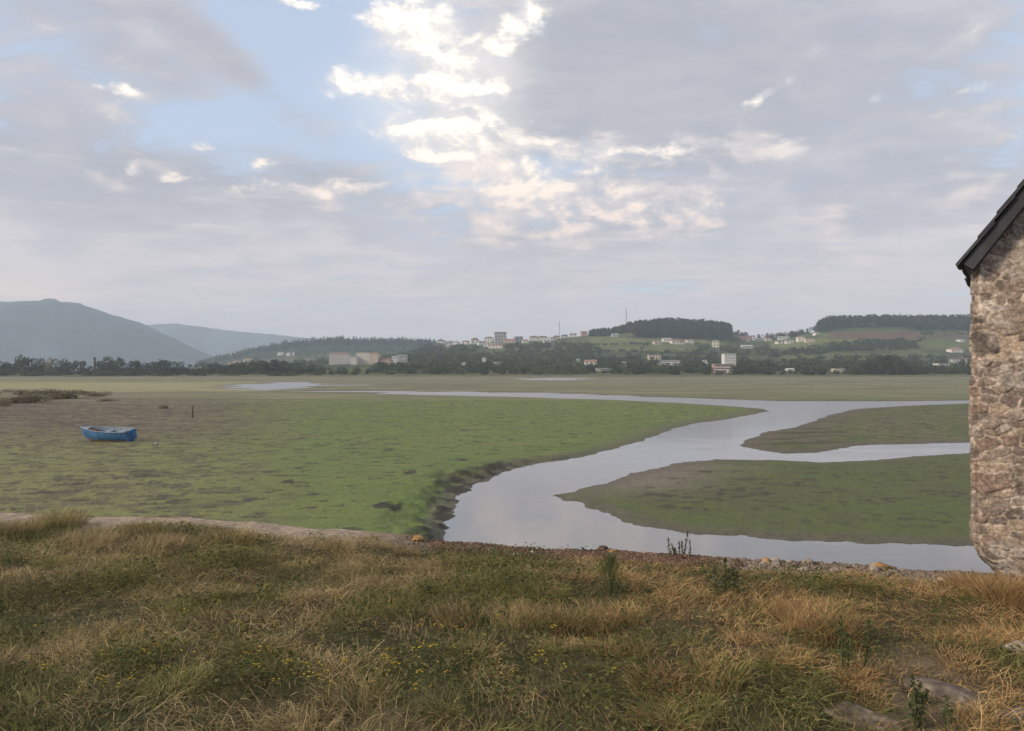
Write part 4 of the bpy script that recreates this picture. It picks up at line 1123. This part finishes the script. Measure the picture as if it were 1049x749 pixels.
# ------------------------------------------------------------------ buildings across the water
WALLC = {'white': (.62, .61, .58), 'cream': (.66, .62, .56), 'grey': (.38, .38, .38), 'pink': (.50, .34, .30), 'tan': (.52, .43, .35), 'yellow': (.58, .55, .42), 'green': (.36, .42, .36), 'red': (.36, .22, .19)}
ROOFC = {'red': (.23, .11, .085), 'brown': (.13, .085, .07), 'orange': (.30, .17, .115), 'grey': (.30, .30, .30), 'white': (.6, .6, .58), 'dark': (.07, .065, .065)}
MW = {k: mat('wall_' + k, v, .9, .12, .4) for k, v in WALLC.items()}
MR = {k: mat('roof_' + k, v, .85, .18, .6) for k, v in ROOFC.items()}
BUILT = []
def building(px, py, wp, hp, rp, wc, rc, label, cat='house', roof='gable', rows=2, cols=3, depth=None, rz=0.0, name='house', r0=640, chim=True, r=None, sink=1.0):
    r = r or r_for(px, py, r0); p = land_at(px, r); k = r / F
    w, h, rh = wp * k, hp * k, rp * k; d = depth or max(6.0, min(w, 12.0))
    BUILT.append((px, r, wp))
    root = empty(name, p, rz)
    b = MB(); b.box(-w / 2, w / 2, -d / 2, d / 2, -sink - 2, h); b.build('wall', MW[wc], root)
    o = .35; rm = MB()
    if roof == 'gable':
        rm.add([(-w / 2 - o, -d / 2 - o, h - .1), (w / 2 + o, -d / 2 - o, h - .1), (w / 2 + o, d / 2 + o, h - .1), (-w / 2 - o, d / 2 + o, h - .1), (-w / 2 - o, 0, h + rh), (w / 2 + o, 0, h + rh)],
               [(0, 1, 5, 4), (2, 3, 4, 5), (1, 2, 5), (3, 0, 4), (3, 2, 1, 0)])
    elif roof == 'hip':
        g = min(w / 2, d / 2) * .8
        rm.add([(-w / 2 - o, -d / 2 - o, h - .1), (w / 2 + o, -d / 2 - o, h - .1), (w / 2 + o, d / 2 + o, h - .1), (-w / 2 - o, d / 2 + o, h - .1), (-w / 2 + g, 0, h + rh), (w / 2 - g, 0, h + rh)],
               [(0, 1, 5, 4), (2, 3, 4, 5), (1, 2, 5), (3, 0, 4), (3, 2, 1, 0)])
    else:
        rm.box(-w / 2 - .2, w / 2 + .2, -d / 2 - .2, d / 2 + .2, h + .003, h + max(rh, .35))
    rf = rm.build('roof', MR[rc], root)
    if chim and roof != 'flat':
        c = MB(); c.box(w * .2 - .4, w * .2 + .4, .3, 1.1, h + rh * .3, h + rh + .9); c.build('chimney', MW['grey'], rf)
    sw, sh = w / cols, h / rows
    for i in range(cols):
        for j in range(rows):
            ww, wh = (sw * .42, sh * .45) if cols < 6 else (sw * .56, sh * .52); x, z = -w / 2 + sw * (i + .5), sh * (j + .55)
            q = MB(); q.box(x - ww / 2, x + ww / 2, -d / 2 - .05, -d / 2 + .05, z - wh / 2, z + wh / 2); q.build('window', M_window, root)
    if wc == 'red':
        for j in (1, 2):
            q = MB(); q.box(-w / 2 - .1, w / 2 + .1, -d / 2 - .25, -d / 2 - .06, h * j / 3 - .5, h * j / 3 + .3); q.build('balcony_band', MW['white'], root)
    return tag(root, label, cat, None)
B = building
# apartment blocks below the wooded hill
AG = 'apartment blocks below the wooded hill'
B(348, 373, 20, 10.5, 1.2, 'cream', 'orange', 'long cream apartment block, leftmost of the pale blocks below the wooded hill', 'apartment block', 'hip', 4, 8, 14, .12, 'apartment_block', chim=False)
B(363, 373.5, 6.5, 7.5, .6, 'white', 'grey', 'narrow white building squeezed between the two long apartment blocks', 'apartment block', 'flat', 3, 3, 12, 0, 'apartment_block')
B(373, 373, 13, 11.5, .8, 'cream', 'dark', 'tall cream apartment block with dark top floor, second of the long blocks', 'apartment block', 'flat', 5, 6, 14, -.1, 'apartment_block')
B(384.5, 373.2, 9, 11, 1.2, 'tan', 'orange', 'tan apartment block joined right of the cream block with dark top floor', 'apartment block', 'hip', 5, 4, 14, -.1, 'apartment_block', chim=False)
B(395, 373, 11, 5, 1.4, 'pink', 'red', 'low pinkish house row right of the tan apartment block', 'house row', 'gable', 2, 5, 10, 0, 'terraced_houses')
B(405, 373, 6, 7, 1.2, 'white', 'grey', 'narrow white gabled house at the right end of the apartment group', 'house', 'gable', 3, 2, 10)
B(412, 371.5, 10, 7, 1.0, 'grey', 'grey', 'grey white building stepping up the slope beside the apartment group', 'house', 'flat', 2, 4, 10)
# small village at the foot of the mountain
for px, py, w, h, wc, rc, lab in ((237, 376, 5, 3, 'white', 'orange', 'tiny white house leftmost in the village at the mountain foot'), (243, 374, 6, 3, 'cream', 'orange', 'tiny cream house with orange roof beside the leftmost village house'),
                                  (249, 376.5, 7, 3.2, 'pink', 'red', 'pink house low in the village at the mountain foot'), (254, 372, 8, 3.6, 'cream', 'orange', 'largest cream house uppermost in the village at the mountain foot'),
                                  (259, 375, 6, 3.4, 'tan', 'orange', 'tan house with orange roof amid the mountain foot village'), (264, 373, 6, 3, 'white', 'red', 'white house with red roof at the right of the mountain foot village'),
                                  (268, 377, 5, 3, 'cream', 'brown', 'small cream house low at the right end of the mountain foot village'), (288, 365, 6, 3, 'white', 'grey', 'white house on the dark wooded slope right of the small village'),
                                  (296, 365.5, 4, 2.6, 'cream', 'grey', 'smaller cream house beside the white one on the wooded slope'), (300.5, 366, 1.8, 4.5, 'white', 'grey', 'slim white tower on the wooded slope left of the apartments'), (315, 371, 7, 3, 'white', 'brown', 'lone white house left of the cream apartment block')):
    B(px, py, w, h, 1.1, wc, rc, lab, 'house', 'gable', 2, 2, rz=random.uniform(-.4, .4), chim=False, r0=800)
# hilltop village
for px, py, w, h, rp, wc, rc, roof, lab in (
    (452, 353, 8, 3.0, 1.2, 'white', 'brown', 'gable', 'white house at the left end of the ridge top village'), (459.5, 355, 6, 3.4, .6, 'white', 'grey', 'flat', 'white flat roofed house just below the left end of the ridge village'),
    (477, 351.5, 6.5, 2.6, 1, 'cream', 'brown', 'gable', 'cream house half hidden by trees on the ridge'), (486.5, 352, 8.5, 4, 2, 'white', 'red', 'hip', 'white house with dark red hip roof on the ridge'),
    (501, 350.5, 9, 4.4, 1.4, 'white', 'brown', 'hip', 'two storey white house with brown roof left of the big grey block'), (501, 355, 11, 3, .5, 'white', 'grey', 'flat', 'long low white building below the ridge houses'),
    (522.5, 351.5, 11, 3, 1.2, 'pink', 'orange', 'gable', 'long orange roofed house right of the big grey block'), (547, 348.5, 10, 3.4, 1.5, 'cream', 'brown', 'hip', 'cream house with brown roof in the middle of the ridge'),
    (556, 346, 11, 3.0, 1.6, 'white', 'brown', 'hip', 'white house with the widest dark roof on the ridge'), (560, 351, 8, 2.8, .5, 'white', 'white', 'flat', 'small white house below the widest dark roof'),
    (570, 346, 7, 2.4, 1.3, 'tan', 'brown', 'hip', 'tan house left of the foot of the thin ridge mast'), (578.5, 346, 7, 2.4, 1.2, 'grey', 'dark', 'hip', 'grey house right of the foot of the thin ridge mast'),
    (587, 345, 7, 2.4, 1.2, 'white', 'brown', 'gable', 'white house on the ridge between the mast and the forest'), (598, 343.5, 6, 3, 1.6, 'pink', 'red', 'gable', 'pink red roofed house at the edge of the hill forest'),
    (630, 345, 7, 2.4, 1, 'grey', 'grey', 'gable', 'grey house in front of the hill forest below the taller mast'), (683, 350.5, 9, 2.6, 1.2, 'white', 'grey', 'gable', 'white farmhouse in the field below the hill forest'),
    (691, 352, 8, 2.6, 1.2, 'cream', 'orange', 'gable', 'cream farmhouse with orange roof below the hill forest'), (698.5, 353, 6, 2.2, 1, 'tan', 'brown', 'gable', 'tan farm shed right of the farmhouses below the hill forest'),
    (733, 355.5, 6.5, 6, 1, 'yellow', 'orange', 'hip', 'pale yellow house above the white tower block'), (762, 349, 11, 3, 1.4, 'pink', 'red', 'gable', 'pink house on the ridge between the two forests'),
    (778, 349.5, 14, 2, .8, 'grey', 'grey', 'gable', 'long grey shed on the ridge right of the pink house'), (802, 348, 11, 2.6, .9, 'white', 'grey', 'gable', 'white barn with grey roof on the ridge under a dark tree'),
    (799, 352.5, 8, 2.2, 1, 'white', 'brown', 'gable', 'small white house at the top edge of the sloping field'), (820, 350, 7, 4.4, 1, 'cream', 'orange', 'hip', 'cream two storey house at the right top of the sloping field'),
    (829, 350.5, 9, 3, .8, 'tan', 'orange', 'hip', 'tan house joined right of the cream two storey house'), (836, 343.5, 5, 1.6, .6, 'white', 'white', 'gable', 'tiny white shed at the left foot of the right forest'),
    (984, 350, 6, 1.5, .5, 'white', 'white', 'gable', 'tiny white shed below the right forest by the stone wall'), (978, 361, 13, 3, 1.8, 'cream', 'orange', 'hip', 'house with wide tan hip roof upper right beside the stone wall'),
    (983, 371.5, 15, 3.4, 1.4, 'grey', 'brown', 'gable', 'grey house on the slope below the tan roofed one'), (964, 375, 11, 1.8, .5, 'white', 'grey', 'flat', 'low white shed left of the lower grey house')):
    B(px, py, w, h, rp, wc, rc, lab, 'house', roof, 2, max(2, int(w // 3)), rz=random.uniform(-.3, .3), r0=760)
for px, py, w, h, rp, wc, rc, roof, lab in (
    (467, 353.5, 6, 2.6, 1, 'white', 'grey', 'gable', 'white house second from the left group on the ridge, in front of a tree'), (493, 353.5, 7, 3, 1, 'white', 'brown', 'gable', 'small white house between the red hip roof and the two storey house'),
    (531, 350.5, 8, 5, .6, 'grey', 'grey', 'flat', 'grey flat roofed building right of the long orange roof'), (538, 351.5, 6, 2.6, 1, 'cream', 'orange', 'gable', 'small cream house right of the grey flat roofed building'),
    (508, 357, 14, 2.6, 1.2, 'cream', 'orange', 'gable', 'long cream house with orange roof lowest below the big grey block'), (566, 349, 6, 2.4, .8, 'white', 'brown', 'gable', 'little white house below the tan house at the mast foot'),
    (496, 371, 3.5, 3.5, .8, 'white', 'grey', 'gable', 'small white house alone amid the hillside woods'), (509, 374, 5, 2, .5, 'white', 'white', 'flat', 'low white roof showing in the woods near the shore'),
    (475, 375, 3.5, 3, .6, 'white', 'grey', 'gable', 'tiny white house low in the woods left of the other wood houses'), (771, 346.5, 6, 2.6, 1, 'white', 'brown', 'gable', 'white house right of the pink house on the ridge'),
    (786, 349.5, 7, 2.6, 1, 'cream', 'red', 'gable', 'cream house with red roof between the long shed and the barn'), (808, 352, 7, 2, .8, 'white', 'grey', 'gable', 'low white farm building under the barn at the field top'),
    (673, 352.5, 8, 2, .8, 'tan', 'grey', 'gable', 'low tan barn left of the white farmhouse below the hill forest'), (706, 351.5, 7, 2.2, .9, 'white', 'orange', 'gable', 'white cottage at the right end of the farm group below the forest'), (592, 371.5, 3, 3, .6, 'white', 'grey', 'gable', 'very small white house left of the gabled white house')):
    B(px, py, w, h, rp, wc, rc, lab, 'house', roof, 2, max(2, int(w // 3)), rz=random.uniform(-.3, .3), r0=760)
B(512.5, 352, 12, 11, .6, 'grey', 'dark', 'big grey block with tall dark windows, tallest on the ridge top', 'apartment block', 'flat', 4, 4, 14, .1, 'apartment_block')
# by the water
B(605, 375, 12, 4, 2, 'white', 'orange', 'white house with a gable near the shore below the hill village', 'house', 'gable', 2, 3, r0=700)
B(618, 380, 16, 2.2, .5, 'white', 'grey', 'long low white boathouse close to the far shoreline', 'shed', 'flat', 1, 6, name='shed', r0=650)
B(640, 375, 8, 3.4, 1, 'grey', 'grey', 'grey house among the dark shore trees left of the long white hall', 'house', 'gable', 2, 2, r0=700)
B(670, 368.5, 12, 4.6, .8, 'tan', 'brown', 'beige house uphill behind the long white hall', 'house', 'flat', 2, 4, r0=700)
B(685.5, 374, 23, 4.2, .7, 'white', 'grey', 'long white hall with a row of windows amid shore trees', 'hall', 'flat', 2, 9, 12, 0, 'long_hall', r0=700)
B(722, 373, 4, 3, .8, 'white', 'grey', 'tiny white house left of the white tower block', 'house', 'gable', 2, 1, r0=700)
B(746.5, 377, 11.5, 17.5, .5, 'white', 'grey', 'white tower block with rows of windows, tallest by the water', 'tower block', 'flat', 6, 5, 12, 0, 'tower_block', r=770)
B(740.5, 380, 20, 8, .6, 'red', 'grey', 'reddish building with white bands in front of the white tower', 'apartment block', 'flat', 3, 7, 10, 0, 'apartment_block', r=735)
B(748.5, 381, 6, 2.4, .5, 'white', 'white', 'small white annex at the foot of the reddish building', 'annex', 'flat', 1, 2, 4, 0, 'annex', r=720)
B(765, 357, 11, 2.2, .8, 'green', 'white', 'pale green greenhouse on the slope above the shore trees', 'greenhouse', 'gable', 1, 4, name='greenhouse', r0=760, chim=False)
B(810, 380, 9, 1.6, .8, 'white', 'white', 'low white roofed shed near the shore at the foot of the fields', 'shed', 'gable', 1, 3, name='shed', r0=650, chim=False)
B(858, 381, 10, 3.2, .7, 'yellow', 'brown', 'yellowish low house in a shore gap left of the tall dark trees', 'house', 'flat', 1, 4, r0=650)

def mast(px, py, hp, lab, drums):
    r = r_for(px, py, 760); p = land_at(px, r); h = hp / F * r; root = empty('radio_mast', p)
    m = MB(); s = .75
    cs = [(s, 0), (-s * .5, s * .87), (-s * .5, -s * .87)]
    for x, y in cs: m.tube([(x, y, -1), (x * .55, y * .55, h)], .20, 5)
    for k in range(int(h / 2)):
        z0, z1 = k * 2, k * 2 + 2; f0, f1 = 1 - .45 * z0 / h, 1 - .45 * z1 / h
        for a in range(3):
            b = (a + 1) % 3; m.tube([(cs[a][0] * f0, cs[a][1] * f0, z0), (cs[b][0] * f1, cs[b][1] * f1, z1)], .07, 4)
    m.build('lattice', M_steel, root)
    d = MB(); d.tube([(0, 0, h - 1), (0, 0, h + 4)], .12, 5); d.build('aerial', M_steel, root)
    for z in drums:
        q = MB(); q.tube([(0, -.6, h * z), (0, -1.3, h * z)], [.9, .9], 10); q.build('dish', MW['grey'], root)
        for a in range(3):
            q = MB(); q.box(cs[a][0] * 1.5 - .2, cs[a][0] * 1.5 + .2, cs[a][1] * 1.5 - .15, cs[a][1] * 1.5 + .15, h * z + 1.5, h * z + 4); q.build('antenna_panel', MW['grey'], root)
    tag(root, lab, 'mast')
mast(573, 344, 17, 'thin lattice mast rising among the ridge top houses', (.75,))
mast(641.5, 337, 22, 'lattice antenna mast standing on the rounded forest hill', (.66, .85))
def chimney():
    p = land_at(97, 655); root = empty('old_chimney', p); b = MB(); b.box(-1.5, 1.5, -1.5, 1.5, -.5, 5); b.build('base', M_post, root)
    s = MB(); s.tube([(0, 0, 4.9), (0, 0, 10), (0, 0, 14.2)], [1.05, .85, .75], 10); s.build('stack', M_post, root)
    c = MB(); c.tube([(0, 0, 14.2), (0, 0, 15.2)], [1.1, 1.15], 10); c.build('rim', M_post, root); tag(root, 'old dark chimney stack rising between the trees under the blue mountain', 'chimney')
chimney()
def fence_pole(px, py, hp):
    r = r_for(px, py, 700); p = land_at(px, r); o = MB(); h = hp / F * r
    o.tube([(0, 0, -1), (0, 0, h)], [.16, .12], 6); o.box(-.9, .9, -.08, .08, h - .8, h - .6); q = o.build('utility_pole', MW['grey']); q.location = p; tag(q, 'pale utility pole beside the lower grey house near the stone wall', 'pole')
fence_pole(972.5, 374, 9)

# ------------------------------------------------------------------ woods that read as one mass
def wood(name, regions, seed):
    rg = np.random.default_rng(seed); parts = []; o = 0
    lib = {}
    for kind, pal in (('round', 'dark'), ('round', 'mid'), ('round', 'pale'), ('pine', 'pine'), ('tall', 'pine'), ('tall', 'dark')):
        for v in range(3): lib[kind, pal, v] = crown_mesh(seed + v * 5 + len(pal), kind, 110 if kind == 'round' else 90, PAL[pal], .17 if kind == 'round' else .11)
    VV, FF, CC = [], [], []
    for x0, x1, r0, r1, n, hs, kinds, cond in regions:
        for _ in range(n):
            px, r = rg.uniform(x0, x1), rg.uniform(r0, r1)
            if cond and not cond(px, r): continue
            if any(abs(px - b[0]) < b[2] * .5 + 3 and -130 < r - b[1] < 14 for b in BUILT): continue
            p = land_at(px, r); h = rg.uniform(*hs); k = kinds[rg.integers(len(kinds))]
            V, Fq, C = lib[k[0], k[1], int(rg.integers(3))]
            a = rg.uniform(0, 6.28); ca, sa = math.cos(a), math.sin(a); w = h * rg.uniform(.85, 1.25)
            U = np.stack([(V[:, 0] * ca - V[:, 1] * sa) * w + p[0], (V[:, 0] * sa + V[:, 1] * ca) * w + p[1], V[:, 2] * h + p[2] - .4], 1)
            VV.append(U); FF.append(Fq + o); CC.append(C * rg.uniform(.75, 1.25)); o += len(U)
    tag(mesh_np(name, np.concatenate(VV), np.concatenate(FF), M_leaf, np.concatenate(CC)), kind='stuff')
rd, rm, rp_ = ('round', 'dark'), ('round', 'mid'), ('round', 'pale')
pines = [('pine', 'pine'), ('tall', 'pine'), ('tall', 'dark')]
def ground_py(px, r): return HY - (land_z(px, r) - CAMZ) * F / r
rd, rm, rp_ = ('round', 'dark'), ('round', 'mid'), ('round', 'pale')
wood('hill_forest', [(636, 749, 1395, 1590, 1500, (9, 19), pines, lambda p, r: p > 640 + (1590 - r) * .06), (640, 749, 1535, 1556, 160, (5, 9), [rd, ('pine', 'pine')], None), (602, 645, 1500, 1556, 190, (7, 15), pines + [rd], None), (748, 800, 1520, 1560, 34, (6, 14), [('tall', 'dark'), rd], None), (748, 830, 1530, 1556, 60, (3, 6), [rd], None)], 401)
wood('hill_forest', [(832, 1150, 1455, 1600, 1900, (14, 23), pines, lambda p, r: p > 838 and not (850 < p < 942 and r < 1492)), (836, 1150, 1488, 1556, 420, (6, 10), [rd, ('pine', 'pine')], None), (795, 822, 1540, 1570, 40, (10, 15), [rd, ('tall', 'dark')], None), (930, 1100, 1440, 1500, 160, (13, 19), pines, None), (822, 838, 1530, 1560, 14, (8, 14), pines, None)], 402)
wood('hillside_woods', [(385, 605, 760, 1420, 900, (7, 12), [rd, rm, rm, rp_], lambda p, r: ground_py(p, r) > 352.5), (430, 600, 1420, 1540, 110, (5, 9), [rd, rm], None),
                        (600, 765, 740, 1090, 420, (7, 13), [rd, rd, rm], None), (560, 640, 1090, 1200, 70, (7, 11), [rd, rm], lambda p, r: p < 615), (700, 790, 1180, 1330, 70, (7, 12), [rd, rm], None),
                        (760, 1120, 730, 960, 420, (8, 14), [rd, rd, rm], lambda p, r: fbm(np.array([p * .06]), np.array([r * .01]), 1, 2, 3)[0] > .4), (850, 940, 1150, 1260, 110, (9, 14), [rd], None), (790, 850, 1120, 1190, 60, (8, 12), [rd, rm], None), (940, 1100, 960, 1400, 90, (7, 11), [rd, rm], lambda p, r: fbm(np.array([p * .05]), np.array([r * .008]), 1, 2, 5)[0] > .5),
                        (740, 800, 1380, 1480, 30, (7, 11), [rd], None), (600, 725, 1185, 1200, 60, (3, 6), [rd, rm], None), (605, 730, 1325, 1335, 60, (3, 6), [rd, rm], None), (640, 730, 1120, 1330, 26, (5, 9), [rd, rm], None), (790, 930, 1290, 1305, 50, (3, 6), [rd], None), (800, 1000, 1050, 1065, 70, (4, 7), [rd, rm], None), (560, 605, 1440, 1540, 50, (4, 8), [rd, rm], None), (940, 1100, 1395, 1410, 40, (4, 7), [rd], None)], 403)
wood('far_forest', [(200, 470, 2150, 2330, 900, (9, 16), [rd, ('tall', 'pine'), ('pine', 'pine')], None), (215, 440, 1100, 2100, 420, (7, 12), [rd, rm], None)], 404)
